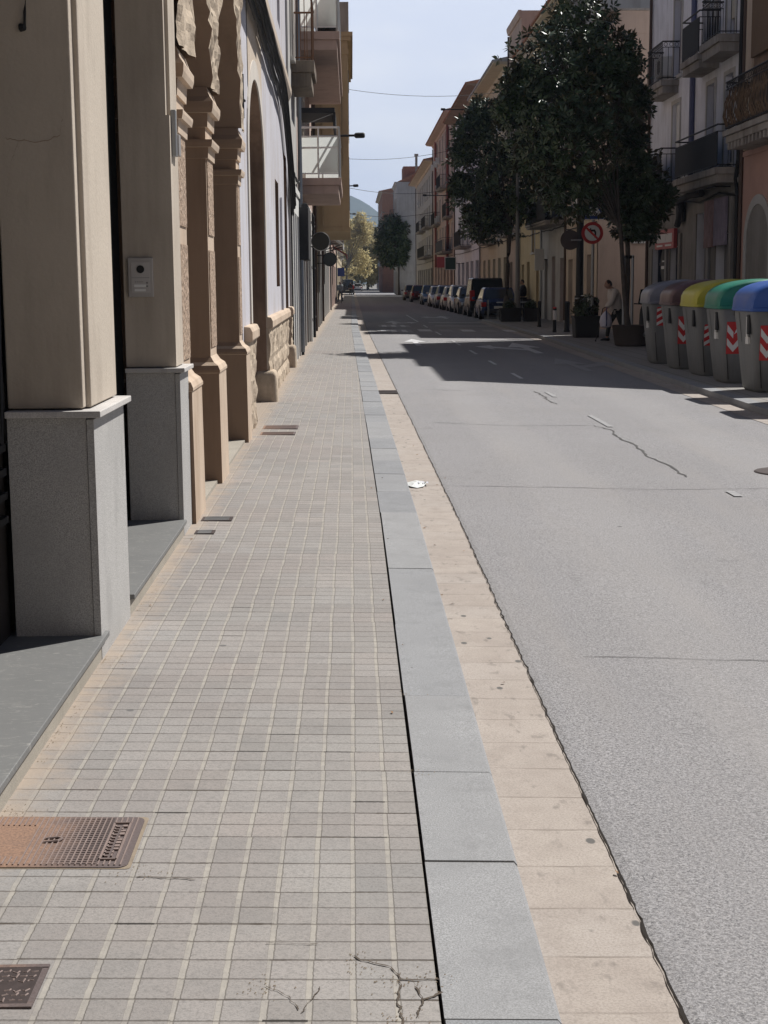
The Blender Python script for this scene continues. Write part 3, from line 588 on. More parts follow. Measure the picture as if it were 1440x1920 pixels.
b = MB(); b.tube([(-1.10, 25.2, 1.16), (-1.10, 25.2, 3.0)], .02, 8); b.build('downpipe', M['lavender'], Cb)
Cb.rotation_euler = (0, 0, TH)
cb = MB(); rnd = random.Random(5)
for k in range(9):
    off = rnd.uniform(-.05, .06); zo = k*.06 - .22; pts = []
    for j in range(34):
        y = 15.6 + j*.42; s = abs(((y-15.6) % 2.6)/1.3 - 1); base = 4.86 - .012*(y-16)
        if y > 25: base -= .30*(y-25)**1.55*.5
        pts.append((-1.06 - TH*(y-16) + .015*k % .05 + off*.5, y, base + zo - .05*(1-s*s)*(1+.5*off*10) + rnd.uniform(-.008, .008)))
    cb.tube(pts, rnd.choice([.014, .02, .026]), 6)
pts = [(-1.02, y, 4.97 - .012*(y-16)) for y in (15.6, 20, 25)]
tag(cb.build('cable_bundle', M['cable']), 'thick sagging bundle of black cables strung along the lavender facade', 'cable')

hrng = random.Random(21)
M['palegrey_trim'] = plaster('pale_window_trim', (0.52, 0.50, 0.47), .08, (0.3, .28, .25), .5); M['signwhite_'] = flat('ivory_blind', (.60, .56, .47), .6)
# ------------------------------------------------------------------ generic town house
def balcony(root, sg, X, y0, y1, z, dep, mats=('concrete', 'black'), h=1.05, style='bars', th=.16):
    xo = X + sg*dep; xa, xb = min(X - sg*.02, xo), max(X - sg*.02, xo)
    b = MB(); b.box(xa, xb, y0, y1, z-th*.45, z)
    m_ = .06; xi = xo - sg*m_; b.box(min(X, xi), max(X, xi), y0+m_, y1-m_, z-th, z-th*.45)
    s_ = b.build('balcony', M[mats[0]], root, bevel=.01)
    b = MB(); xr = xo - sg*.05; ya, yb = y0+.05, y1-.05; top = z + h
    path = [(X, ya), (xr, ya), (xr, yb), (X, yb)]
    if style in ('bars', 'mesh', 'ornate'):
        for zz, r in ((top, .022), (z+.06, .014)) + (((top-.16, .012),) if style != 'bars' else ()): b.tube([(p[0], p[1], zz) for p in path], r, 6)
        for i in range(3):
            a, c = Vector((*path[i], 0)), Vector((*path[i+1], 0)); k = max(1, int((c-a).length/.125))
            for j in range(k+1):
                p = a.lerp(c, j/k); b.tube([(p.x, p.y, z+.02), (p.x, p.y, top-(.16 if style != 'bars' else 0))], .009, 4)
                if style == 'ornate' and j < k:
                    q = a.lerp(c, (j+.5)/k); d = (c-a).normalized()*.05
                    b.tube([(q.x + d.x*math.cos(t), q.y + d.y*math.cos(t), top-.08+.055*math.sin(t)) for t in [math.pi*2*w/8 for w in range(9)]], .007, 4)
    if style == 'panel':
        for zz, r in ((top, .028), (top-.2, .016), (top-.45, .016), (z+.1, .02)): b.tube([(p[0], p[1], zz) for p in path], r, 6)
        for i in range(3):
            a, c = Vector((*path[i], 0)), Vector((*path[i+1], 0)); k = max(1, int((c-a).length/.9)) + 1
            for j in range(k+1): p = a.lerp(c, j/k); b.tube([(p.x, p.y, z), (p.x, p.y, top)], .02, 6)
    r_ = b.build('railing', M[mats[1]], s_)
    if style in ('mesh', 'panel'):
        b = MB(); e = .012; zt_ = top - (.18 if style == 'mesh' else .47); cov = path[1:3] if style == 'mesh' else path
        for i in range(len(cov)-1):
            a, c = cov[i], cov[i+1]; b.box(min(a[0], c[0])-e+.0, max(a[0], c[0])+e, min(a[1], c[1])-(e if a[1] == c[1] else -.02), max(a[1], c[1])+(e if a[1] == c[1] else -.02), z+.08, zt_) if style == 'mesh' else (b.quad((a[0], a[1], z+.12), (c[0], c[1], z+.12), (c[0], c[1], top-.47), (a[0], a[1], top-.47)), b.quad((a[0], a[1], top-.43), (c[0], c[1], top-.43), (c[0], c[1], top-.22), (a[0], a[1], top-.22)))
        b.build('screen', M['darkcloth'] if style == 'mesh' else M['panelglass'], s_)
    return s_
def house(sg, name, label, X, y0, y1, H, wall, ground=(), wins=(), balcs=(), roof='terracotta', eave=.45, depth=9, z0=-.05, gmat=None, gz=0, rot=0, frame='white', cornice='beige2', roofh=1.2, cat='building', sidewall=None, group=None, trim='palegrey_trim'):
    """ground: (ya, yb, ztop, kind-material); wins: (ya, yb, za, zb, material)"""
    root = thing(name, label, cat, (X, y0, 0), group)
    ops = [(a, c, z0, zt) for a, c, zt, k in ground] + [(a, c, za, zb) for a, c, za, zb, k in wins]
    b = MB(); wall_holes(b, sg, X, y0, y1, z0, H, ops, .28, 0, 0)
    B = X - sg*depth
    for q in (((X,y0,z0),(B,y0,z0),(B,y0,H),(X,y0,H)), ((X,y1,z0),(B,y1,z0),(B,y1,H),(X,y1,H)), ((B,y0,z0),(B,y1,z0),(B,y1,H),(B,y0,H)), ((X,y0,H),(X,y1,H),(B,y1,H),(B,y0,H))): b.quad(*q, 1 if sidewall else 0)
    b.build('wall', [M[wall]] + ([M[sidewall]] if sidewall else []), root)
    if gmat:
        b = MB(); gops = [o for o in ops if o[2] < gz]; wall_holes(b, sg, X + sg*.03, y0+.01, y1-.01, z0, gz, [(a, c, za, min(zb, gz)) for a, c, za, zb in gops], .03)
        b.box(min(X, X+sg*.06), max(X, X+sg*.06), y0+.01, y1-.01, gz, gz+.12); b.build('ground_floor_facing', M[gmat], root)
    x1, x2 = X - sg*.27, X - sg*.22
    for a, c, zt, k in ground:
        b = MB(); b.box(min(x1, x2), max(x1, x2), a-.02, c+.02, z0, zt+.02)
        if k in ('glass',):
            d = b.build('shop_window', M['glass'], root); f = MB()
            for yy in (a, (a+c)/2-.03, c-.06): f.box(min(x2, x2+sg*.06), max(x2, x2+sg*.06), yy, yy+.06, z0, zt)
            f.box(min(x2, x2+sg*.05), max(x2, x2+sg*.05), a+.06, c-.06, zt-.5, zt-.42); f.build('frame', M['navy'], d)
        else:
            d = b.build('door', M[k], root); f = MB(); k2 = max(2, int((c-a)/.45)); st = (c-a)/k2
            for j in range(k2):
                for za, zb in ((.2, zt*.42), (zt*.46, zt-.25)): f.box(min(x2, x2+sg*.02), max(x2, x2+sg*.02), a+st*j+.07, a+st*(j+1)-.07, za, zb)
            f.build('door_panels', M[k], d)
    for a, c, za, zb, k in wins:
        b = MB(); fx0, fx1 = X - sg*.25, X - sg*.16; lo, hi = min(fx0, fx1), max(fx0, fx1); t_ = .06
        b.box(lo, hi, a, a+t_, za, zb); b.box(lo, hi, c-t_, c, za, zb); b.box(lo, hi, a+t_, c-t_, za, za+t_); b.box(lo, hi, a+t_, c-t_, zb-t_, zb); b.box(lo, hi, (a+c)/2-t_/2, (a+c)/2+t_/2, za+t_, zb-t_)
        w_ = b.build('window', M[frame if k == 'glass' else k], root)
        if trim:
            q = MB(); u0, u1 = min(X-sg*.005, X+sg*.03), max(X-sg*.005, X+sg*.03); e_ = .11
            q.box(u0, u1, a-e_, a-.002, za, zb+e_); q.box(u0, u1, c+.002, c+e_, za, zb+e_); q.box(u0, u1, a, c, zb+.002, zb+e_); q.box(min(X-sg*.005, X+sg*.09), max(X-sg*.005, X+sg*.09), a-e_-.04, c+e_+.04, za-.09, za-.004)
            q.build('surround', M[trim], w_)
            rq = hrng.random()
            if rq < .45:
                q = MB(); dz = (zb-za)*hrng.uniform(.2, .75); v0, v1 = min(X-sg*.155, X-sg*.10), max(X-sg*.155, X-sg*.10); q.box(v0, v1, a+.01, c-.01, zb-dz, zb-.01)
                for j in range(int(dz/.09)): q.box(min(v0, v0-sg*-.004), max(v1, v1+sg*.004), a+.02, c-.02, zb-dz+.09*j, zb-dz+.09*j+.05)
                q.build('roller_blind', M[hrng.choice(['white', 'greyshut', 'signwhite_', 'brownshut'])], w_)
        b = MB(); b.box(lo+.02, hi-.04, a+t_, c-t_, za+t_, zb-t_)
        if k != 'glass':
            q = MB(); nsl = int((zb-za)/.11)
            for j in range(nsl): q.box(min(X-sg*.19, X-sg*.155), max(X-sg*.19, X-sg*.155), a+t_, c-t_, za+t_+.11*j, za+t_+.11*j+.075)
            q.build('shutter', M[k], w_)
        else: b.build('pane', M['glass'], w_)
    for args in balcs: balcony(root, sg, X, *args[:4], **(args[4] if len(args) > 4 else {}))
    if trim:
        b = MB(); yy = y1 - .22; b.tube([(X+sg*.07, yy, .1), (X+sg*.07, yy, H-.4)], .05, 6); b.build('downpipe', M[hrng.choice(['greyshut', 'steel', 'brownshut'])], root)
        for a, c, za, zb, k in wins:
            if hrng.random() < .22:
                b = MB(); b.box(min(X+sg*.02, X+sg*.34), max(X+sg*.02, X+sg*.34), c+.18, c+.95, za+.1, za+.65); ac = b.build('air_conditioner', M['white'], root, bevel=.02)
                b = MB(); b.disc((X+sg*.345, c+.5, za+.38), .2, 'x', 16, .012); b.build('fan_grille', M['greypaint'], ac)
        b = MB(); zc = gz if gz else 3.4; b.tube([(X+sg*.05, y0+.1 + (y1-y0-.2)*j/12, zc + .35 - .06*(1-(j/6-1)**2) + hrng.uniform(-.03, .03)) for j in range(13)], .022, 5); b.build('facade_cable', M['cable'], root)
    if eave:
        xo = X + sg*eave; b = MB(); b.rings([[(X - sg*.01, y, H-.32), (X + sg*.08, y, H-.32), (X + sg*.14, y, H-.12), (xo, y, H-.05), (xo, y, H+.03), (X - sg*.01, y, H+.03)] for y in (y0, y1)]); b.build('cornice', M[cornice], root)
    if roof:
        xe = X + sg*(eave+.08); xm = X - sg*depth/2; b = MB(); b.rings([[(xe, y, H+.035), (xe, y, H+.12), (xm, y, H+roofh), (B, y, H+.12), (B, y, H+.035)] for y in (y0, y1)])
        rf = b.build('roof', M[roof], root)
    return root
def pole_lamp(name, label, base, arm, group=None):
    t = thing(name, label, 'street lamp', base, group); b = MB(); b.tube([base, arm], .035, 8); b.box(base[0]-.03, base[0]+.03, base[1]-.1, base[1]+.1, base[2]-.15, base[2]+.15)
    b.build('arm', M['black'], t); d = (Vector(arm)-Vector(base)).normalized(); e = Vector(arm) + d*.32
    b = MB(); b.tube([arm, Vector(arm)+d*.05, e - d*.04, e], [.05, .085, .085, .06], 10); b.build('lamp_head', M['black'], t); return t
# ------------------------------------------------------------------ left: further houses
M['palegrey'] = plaster('pale_grey_render', (0.45, 0.44, 0.42), .08, (0.25, .22, .20), .5)
M['whitewall'] = plaster('white_lime_render', (0.76, 0.765, 0.81), .05, (0.36, .35, .36), .5, .15)
M['tanwall'] = plaster('tan_cement_render', (0.50, 0.385, 0.31), .07, (0.27, .20, .16), .5, .15, scale=.5)
M['tanlight'] = plaster('tan_street_render', (0.58, 0.48, 0.38), .07, (0.30, .22, .17), .5)
M['cream'] = plaster('cream_render', (0.55, 0.47, 0.34), .06, (0.36, .28, .20), .4)
M['yellow'] = plaster('yellow_render', (0.55, 0.44, 0.26), .06, (0.40, .29, .15), .4)
M['pinkwall'] = plaster('faded_pink_render', (0.52, 0.39, 0.335), .08, (0.30, .20, .16), .5)
M['greywall'] = plaster('blue_grey_render', (0.42, 0.425, 0.435), .06, (0.22, .21, .21), .5)
M['brick'] = plaster('old_red_brick', (0.30, 0.15, 0.10), .2, (0.16, .10, .08), .5, scale=6)
M['brownwall'] = plaster('brown_render', (0.24, 0.165, 0.115), .15, (0.10, .07, .05), .6)
M['salmon'] = plaster('salmon_render', (0.47, 0.29, 0.235), .07, (0.33, .24, .20), .5)
M['stonedark'] = plaster('dark_shop_stone', (0.24, 0.225, 0.205), .12, (0.12, .11, .10), .5)
D = house(1, 'rusty_balcony_house', 'grey house with a rusty iron balcony just past the lavender building', -1.165, 29.32, 33.3, 10.5, 'palegrey',
      ground=[(29.6, 30.5, 3.0, 'navy'), (30.75, 31.6, 3.0, 'glass'), (31.85, 33.0, 3.0, 'navy')], wins=[(30.4, 31.5, 6.0, 8.2, 'brownshut')],
      balcs=[(30.75, 32.6, 5.98, .46, dict(mats=('stainshadeconc', 'rust'), h=1.22, th=.5))], roof=None, eave=.12, gmat='white', gz=3.4)
o = MB(); o.box(-1.15, -.93, 33.0, 34.5, 2.1, 3.22); o.tube([(-1.0, 33.0, 3.25), (-1.0, 34.5, 3.25)], .07, 8); o = o.build('awning', M['darkcloth'], bevel=.02)
tag(o, 'folded dark cloth awning hanging beside the rusty balcony house', 'awning')
E_ = house(1, 'white_railing_house', 'pink house with long balconies behind white railings and glass panels', -1.20, 33.35, 47.7, 12.2, 'pink',
      ground=[(33.8, 34.7, 2.6, 'brownshut'), (35.2, 36.6, 2.6, 'glass'), (37.2, 38.2, 2.7, 'navy'), (38.9, 40.4, 2.7, 'glass'), (41.2, 42.3, 2.7, 'brownshut'), (43.2, 45.2, 2.7, 'glass'), (46, 47, 2.6, 'navy')],
      wins=[(36.2, 37.3, 4.0, 6.2, 'glass'), (38.4, 39.6, 4.0, 6.2, 'brownshut'), (36.2, 37.3, 7.25, 9.4, 'glass'), (39, 40.2, 7.25, 9.4, 'brownshut')],
      balcs=[(35.0, 40.3, 3.98, .98, dict(mats=('pink', 'white'), h=1.13, style='panel', th=.36)), (35.0, 45.6, 7.22, .98, dict(mats=('pink', 'white'), h=1.5, style='panel', th=.4))], roof=None, eave=.2, gmat='greypaint', gz=3.1)
t = thing('awning_box', 'dark window awning folded above the lower white balcony', 'awning', (-.8, 36, 5.6)); b = MB(); b.box(-1.19, -.36, 35.7, 37.8, 5.50, 5.62); b.box(-.40, -.34, 35.7, 37.8, 5.16, 5.52); b.build('canopy', M['darkcloth'], t)
b = MB(); b.tube([(-1.19, 35.75, 5.2), (-.38, 35.75, 5.5)], .012, 5); b.build('stay', M['steel'], t)
for i, (x, y, z, s) in enumerate(((-.45, 35.25, 7.24, .5), (-.62, 35.3, 7.24, .35))):
    t = thing('balcony_plant', ['spiky tall plant in a dark bowl at the corner of the upper white balcony', 'low spiky plant further in on the upper white balcony'][i], 'plant', (x, y, z), 'plants on the upper white balcony')
    b = MB(); b.lathe([(.05, 0), (.13, .02), (.16, .13), (.14, .14)], (x, y, z), 12); b.build('bowl', M['black'], t)
    b = MB()
    for k in range(9):
        a = k*.7; b.add([(x + .02*math.cos(a), y + .02*math.sin(a), z+.1), (x - .02*math.cos(a), y - .02*math.sin(a), z+.1), (x + s*.4*math.cos(a*1.7), y + s*.4*math.sin(a*1.7), z + .1 + s*(.7 + .3*math.sin(k*2)))], [(0, 1, 2)])
    b.build('leaves', M['greenshut'], t)
# ochre house with its projecting bay and balustrade
Y_ = house(1, 'ochre_bay_house', 'ochre house with a tall projecting bay topped by a balustrade', -1.22, 47.8, 60, 9.4, 'ochre',
      ground=[(48.4, 49.6, 2.7, 'glass'), (50.4, 51.6, 2.7, 'brownshut'), (52.5, 54.5, 2.7, 'glass'), (55.5, 56.6, 2.7, 'navy'), (57.5, 59, 2.7, 'glass')], roof=None, eave=0, gmat='greypaint', gz=3.0)
b = MB(); b.box(-1.219, -.06, 47.9, 57.5, 3.27, 8.6)
for z0, z1, e in ((3.20, 3.33, .03), (8.6, 8.75, .03), (8.75, 9.0, .0), (9.0, 9.12, .10), (9.12, 9.25, .16)): b.box(-1.218, -.06+e, 47.9-e, 57.5+e, z0, z1 - .003)
by = b.build('bay', M['ochre'], Y_)
b = MB()
for z in (3.9, 6.6):
    for y in (49.2, 51.8, 54.4): b.box(-.12, -.045, y, y+1.2, z, z+1.7)
b.build('bay_window', M['glass'], by)
b = MB(); b.box(-.34, -.02, 47.86, 48.2, 9.25, 10.15); b.box(-1.2, -.06, 47.95, 48.12, 10.0, 10.12); b.box(-.2, -.05, 48.2, 57.4, 10.0, 10.12); b.box(-.34, -.02, 57.0, 57.4, 9.25, 10.15)
for k in range(6): b.lathe([(.05, 0), (.05, .05), (.075, .25), (.04, .5), (.05, .75)], (-.44-.14*k, 48.03, 9.25), 8)
for k in range(40): b.lathe([(.05, 0), (.075, .25), (.04, .5), (.05, .75)], (-.12, 48.4 + .21*k, 9.25), 6)
b.build('balustrade', M['concrete'], Y_)
b = MB(); b.tube([(-.9, 47.86, 3.4), (-.9, 47.86, 8.5), (-.5, 47.86, 8.5)], .035, 6); b.build('downpipe', M['ochre'], Y_); b = MB(); b.tube([(-.3, 47.86, 5.2), (-.3, 47.86, 7.9)], .03, 6); b.build('downpipe', M['ochre'], Y_)
house(1, 'corner_shop_house', 'pale house with white awnings past the ochre bay', -1.25, 60.1, 84, 9, 'palegrey', ground=[(61+2.8*k, 62.8+2.8*k, 2.7, 'glass' if k % 2 else 'brownshut') for k in range(8)], wins=[(61.5+5*k, 62.7+5*k, 4.2, 6.2, 'glass') for k in range(4)], balcs=[(61, 64, 4.1, .7), (71, 74, 4.1, .7)], roof=None, eave=.3)
house(1, 'plain_pink_house', 'plain pinkish house with ground floor shops far down the left side', -1.3, 84.1, 122, 9.5, 'pinkwall', ground=[(85+4*k, 87.5+4*k, 2.8, 'brownshut' if k % 2 else 'glass') for k in range(9)], wins=[(86+5*k, 87.2+5*k, 4.2, 6.3, 'glass') for k in range(7)], balcs=[(90, 95, 4.1, .8), (105, 110, 4.1, .8)], eave=.3)
house(1, 'last_left_house', 'cream house closing the far end of the left row', -1.4, 122.1, 210, 10, 'cream', ground=[(125+7*k, 129+7*k, 3, 'glass') for k in range(11)], wins=[(125+7*k, 127+7*k, 4.4, 6.6, 'glass') for k in range(11)], eave=.4)
for i, (y, z, x2, lab) in enumerate(((66, 3.2, -.35, 'white fabric awning over the pavement past the ochre bay'), (98, 3.3, -.3, 'dark red fabric awning far down the left pavement'))):
    t = thing('shop_awning', lab, 'awning', (-1.25, y, z)); b = MB(); b.rings([[(-1.24, yy, z+.7), (x2, yy, z+.1), (x2, yy, z-.15), (x2-.03, yy, z-.15), (x2-.05, yy, z+.06), (-1.24, yy, z+.64)] for yy in (y, y+4.5)]); b.build('canopy', M['white'] if i == 0 else M['redshut'], t)
    b = MB(); b.tube([(-1.24, y+.1, z-.2), (x2-.05, y+.1, z+.05)], .02, 5); b.tube([(-1.24, y+4.4, z-.2), (x2-.05, y+4.4, z+.05)], .02, 5); b.build('arm', M['black'], t)
for i, (y, z, x, r, lab) in enumerate(((39.2, 2.66, -.80, .225, 'larger round blade sign with a pale rim, nearer on the left facades'), (47.5, 2.33, -.69, .20, 'smaller round dark blade sign under the ochre bay'))):
    t = thing('round_blade_sign', lab, 'sign', (x, y, z), 'round blade signs on the left facades')
    b = MB(); b.disc((x, y, z), r, 'y', 32, .10); b.build('disc', M['greypaint'] if 0 else flat('sign_disc_%d' % i, (0.075, 0.075, 0.06) if i == 0 else (0.045, 0.055, 0.055), .6), t)
    b = MB(); n_ = 32; b.tube([(x + (r+.008)*math.cos(2*math.pi*k/n_), y, z + (r+.008)*math.sin(2*math.pi*k/n_)) for k in range(n_+1)], .014, 6); b.build('rim', M['white'] if i == 0 else M['black'], t)
    b = MB(); b.tube([(-1.2, y, z + r*.6), (x - r*.8, y, z + r*.6)], .016, 6); b.tube([(-1.2, y, z - r*.6), (x - r*.8, y, z - r*.6)], .016, 6); b.build('bracket', M['black'], t)
t = thing('blue_parking_sign', 'blue rectangular sign on a slim grey post far along the left kerb', 'sign', (-.85, 118, 0))
b = MB(); b.box(-1.13, -.57, 117.97, 118.03, 2.1, 2.75); b.build('panel', flat('sign_blue', (0.03, 0.07, 0.30), .5), t); b = MB(); b.tube([(-.85, 118.06, 0), (-.85, 118.06, 2.75)], .04, 8); b.build('post', M['steel'], t)
# drain pipes standing against the left facades
for y, m_, lab in ((33.32, 'black', 'black drainpipe against the wall between the rusty balcony and the white railings'), (41.0, 'white', 'white drainpipe rising to a hook on the pink house front'), (44.2, 'black', 'black drainpipe near the round dark sign')):
    t = thing('drainpipe', lab, 'drainpipe', (-1.15, y, 0), 'drainpipes on the left facades'); b = MB(); b.tube([(-1.12, y, 0), (-1.12, y, 3.5), (-1.17, y, 3.6)], .05, 8); b.build('pipe', M[m_], t); b = MB()
    for z in (.6, 2.0, 3.2): b.box(-1.2, -1.06, y-.03, y+.03, z, z+.05)
    b.build('clamp', M['steel'], t)
pole_lamp('wall_lamp', 'nearest street lamp arm reaching over the left kerb past the white railings', (-1.2, 46.6, 6.0), (.12, 46.6, 6.02), 'wall lamps on the left facades')
pole_lamp('wall_lamp', 'street lamp arm projecting past the ochre bay halfway down the left side', (-1.25, 90, 7.2), (.12, 90, 7.25), 'wall lamps on the left facades')
pole_lamp('wall_lamp', 'farthest street lamp arm on the left, just above the plane trees', (-1.3, 140, 7.8), (.1, 140, 7.85), 'wall lamps on the left facades')
for i, (y0, z0, y1, z1) in enumerate(((60, 9.25, 64, 9.75), (95, 9.3, 100, 10.6), (110, 8.6, 130, 9.4), (120, 7.2, 150, 8.5))):
    b = MB(); b.tube([(-1.2 + (9.6)*k/16, y0 + (y1-y0)*k/16, z0 + (z1-z0)*k/16 - .5*(1-(k/8-1)**2)) for k in range(17)], .009 + .004*i, 5)
    tag(b.build('overhead_wire', M['cable']), ['highest thin wire crossing the street against the sky', 'second wire crossing the street below the highest one', 'third wire crossing above the end of the street', 'lowest wire crossing the street near the hill'][i], 'wire', 'wires strung across the street')

# ------------------------------------------------------------------ right: near houses
R0_ = house(-1, 'brown_house', 'brown house with a reed-screened balcony and salmon ground floor at the right edge', 9.3, 31.6, 36.15, 12.4, 'brownwall',
      ground=[(34.0, 35.25, 2.45, 'browndoor')], roof=None, eave=.3, gmat='salmon', gz=4.45, depth=9.7)
b = MB(); b.add([(9.302, 31.6, -.05), (19, 25.4, -.05), (19, 31.6, -.05), (9.302, 31.6, 12.4), (19, 25.4, 12.4), (19, 31.6, 12.4)], [(0,1,4,3), (1,2,5,4), (3,4,5), (0,2,1), (0,3,5,2)]); b.build('shadow_wing', M['brownwall'], R0_)  # unseen wedge added to cast the slanted shadow edge on the road
b = MB(); b.box(9.245, 9.299, 35.35, 36.14, 4.6, 12.0); b.build('tan_pilaster', M['tanlight'], R0_)
n = NT('reed_screen'); v = n.coord(); st = n.noise(n.coord('Object', (1, 30, 2.2)), 3, 4); n.bump(st, .6, .01); M['reed'] = n.done(n.mix(st, (.085, .055, .035), (.25, .165, .10)), .9)
bal = balcony(R0_, -1, 9.3, 31.5, 35.2, 4.98, .72, ('concrete', 'black'), 1.08, 'ornate', .28)
b = MB()
for j in range(46):
    y = 31.6 + j*.078 + hrng.uniform(-.02, .02); b.tube([(8.66, y, hrng.uniform(5.7, 6.02)), (8.60, y+hrng.uniform(-.06, .06), 5.6), (8.56, y+hrng.uniform(-.08, .08), 5.3), (8.66, y, 5.02)], .013, 4)
b.build('reed_cover', M['reed'], bal)
b = MB(); b.box(9.16, 9.24, 31.6, 35.1, 6.6, 9.4); b.build('hanging_blind', M['reed'], R0_)
b = MB()
for y in [31.6 + .3*k for k in range(12)]: b.box(8.66, 9.29, y, y+.12, 4.55, 4.70)
b.build('corbel', M['concrete'], bal)
b = MB(); yc_, hw_ = 34.45, .95; nA = 20; ii = [(yc_-hw_, 0)] + [(yc_ - hw_*math.cos(math.pi*k/nA), 2.45 + .85*math.sin(math.pi*k/nA)) for k in range(nA+1)] + [(yc_+hw_, 0)]
oo = [(yc_-hw_-.22, 0)] + [(yc_ - (hw_+.22)*math.cos(math.pi*k/nA), 2.45 + 1.07*math.sin(math.pi*k/nA)) for k in range(nA+1)] + [(yc_+hw_+.22, 0)]
for k in range(len(ii)-1): b.quad((9.24, *ii[k]), (9.24, *ii[k+1]), (9.24, *oo[k+1]), (9.24, *oo[k])); b.quad((9.24, *oo[k]), (9.24, *oo[k+1]), (9.29, *oo[k+1]), (9.29, *oo[k])); b.quad((9.24, *ii[k]), (9.24, *ii[k+1]), (9.4, *ii[k+1]), (9.4, *ii[k]))
b.build('arch_surround', M['palegrey'], R0_)
b = MB(); b.poly([(9.262, y, z) for y, z in ii]); b.build('arched_gate', M['stonedark'], R0_)
M['mauveshut'] = flat('mauve_grey_shutter', (.215, .20, .235), .6)
ww = [(43.1, 44.1), (39.0, 39.85), (37.1, 37.95)]
R1_ = house(-1, 'white_house', 'white house with black iron balconies on three floors behind the waste containers', 9.3, 36.2, 47.45, 12.7, 'whitewall',
      ground=[(44.6, 46.6, 2.55, 'glass'), (42.7, 44.0, 2.55, 'glass'), (39.3, 40.7, 3.35, 'greyshut'), (37.0, 38.5, 2.75, 'greyshut')],
      wins=[(a, c, z, z+2.15, 'mauveshut') for a, c in ww for z in (4.42, 7.32)] + [(a, c, 10.1, 12.0, 'mauveshut') for a, c in ww],
      balcs=[(43.35, 45.6, 7.2, .52, dict(style='ornate', h=1.05, th=.36)), (38.6, 40.6, 7.24, .58, dict(style='mesh', h=1.03, th=.36)), (36.45, 38.4, 7.36, .58, dict(style='ornate', h=1.05, th=.4)),
             (43.3, 45.6, 4.33, .52, dict(style='mesh', h=.98, th=.34)), (36.4, 41.2, 4.27, .58, dict(style='mesh', h=1.0, th=.36))], roof=None, eave=.35, gmat='stonedark', gz=3.9, cornice='whitewall')
b = MB(); b.tube([(9.23, 41.35, 4.2), (9.23, 41.35, 12.3)], .075, 8); b.build('blue_pipe', flat('blue_grey_pipe', (.10, .11, .20), .5), R1_)
b = MB(); b.tube([(9.22, 36.22, .2), (9.22, 36.22, 3.6), (9.22, 36.4, 4.0), (9.22, 36.22, 4.4), (9.22, 36.22, 12.3)], .05, 8); b.tube([(9.2, 36.3, 3.6), (9.2, 38, 3.75), (9.2, 40, 3.62), (9.2, 42.5, 3.8)], .025, 6); b.build('pipe_and_cables', M['black'], R1_)
b = MB(); b.box(9.15, 9.24, 41.9, 42.7, 3.2, 3.9); b.tube([(9.1, 42.3, 3.1), (9.15, 42.0, 3.5), (9.0, 41.6, 3.75), (9.1, 40.8, 3.85), (9.1, 39.4, 3.82)], .09, 7); b.build('cable_box', M['darkcloth'], R1_)
for k, (ya, yb) in enumerate(((44.4, 46.7), (42.6, 44.2), (39.2, 40.8), (36.9, 38.6))):
    b = MB(); b.box(9.2, 9.262, ya-.25, ya, -.04, 2.9 if k < 2 else 3.6); b.build('shop_pier', M['stonedark'] if k % 2 else M['greypaint'], R1_)
M['signred'] = flat('faded_red_sign', (.40, .075, .075), .5, var=.2, scale=3); M['signwhite'] = flat('sign_white', (.66, .65, .62), .5)
t = thing('red_shop_sign', 'faded red shop sign with pale lettering on the white house front', 'sign', (9.2, 44.5, 2.8))
b = MB(); b.box(9.1, 9.2, 42.7, 45.3, 2.50, 3.05); b.build('board', M['signred'], t)
rn = random.Random(3); b = MB(); y = 45.1
while y > 43.0:
    w = rn.uniform(.10, .2); b.box(9.086, 9.102, y-w, y, 2.68, 2.93); 
    if rn.random() < .5: b.box(9.084, 9.087, y-w+.03, y-.03, 2.74, 2.80)
    y -= w + .05
for y in (43.0, 44.2): b.box(9.086, 9.102, y, y+.8, 2.57, 2.62)
b.build('lettering', M['signwhite'], t)
t = thing('round_window_sign', 'round black sign with pale lettering on the shop glass under the red sign', 'sign', (9.4, 44.9, 1.9))
b = MB(); b.disc((9.33, 45.0, 2.05), .48, 'x', 32, .04); b.build('disc', M['black'], t); b = MB(); b.box(9.30, 9.312, 44.68, 45.32, 1.93, 2.02); b.box(9.30, 9.312, 44.8, 45.2, 2.14, 2.18)
b.build('lettering', M['signwhite'], t)
t = thing('faded_banner', 'faded torn pink and mauve poster panel above a doorway on the white house', 'banner', (9.2, 38.3, 3.0))
b = MB(); b.box(9.14, 9.2, 37.0, 38.2, 2.45, 3.62); b.build('mauve_half', plaster('faded_mauve_print', (.26, .22, .27), .2, (.14, .12, .14), .5, scale=4), t)
b = MB(); b.box(9.12, 9.2, 38.25, 39.15, 2.42, 3.6); b.build('pink_half', plaster('faded_pink_print', (.30, .20, .195), .25, (.17, .08, .07), .6, scale=5), t)
b = MB(); b.tube([(8.85, 36.9, 3.85), (8.85, 39.0, 3.85)], .02, 6); b.tube([(9.25, 37, 3.85), (8.85, 37, 3.85)], .02, 6); b.build('rail', M['black'], t)

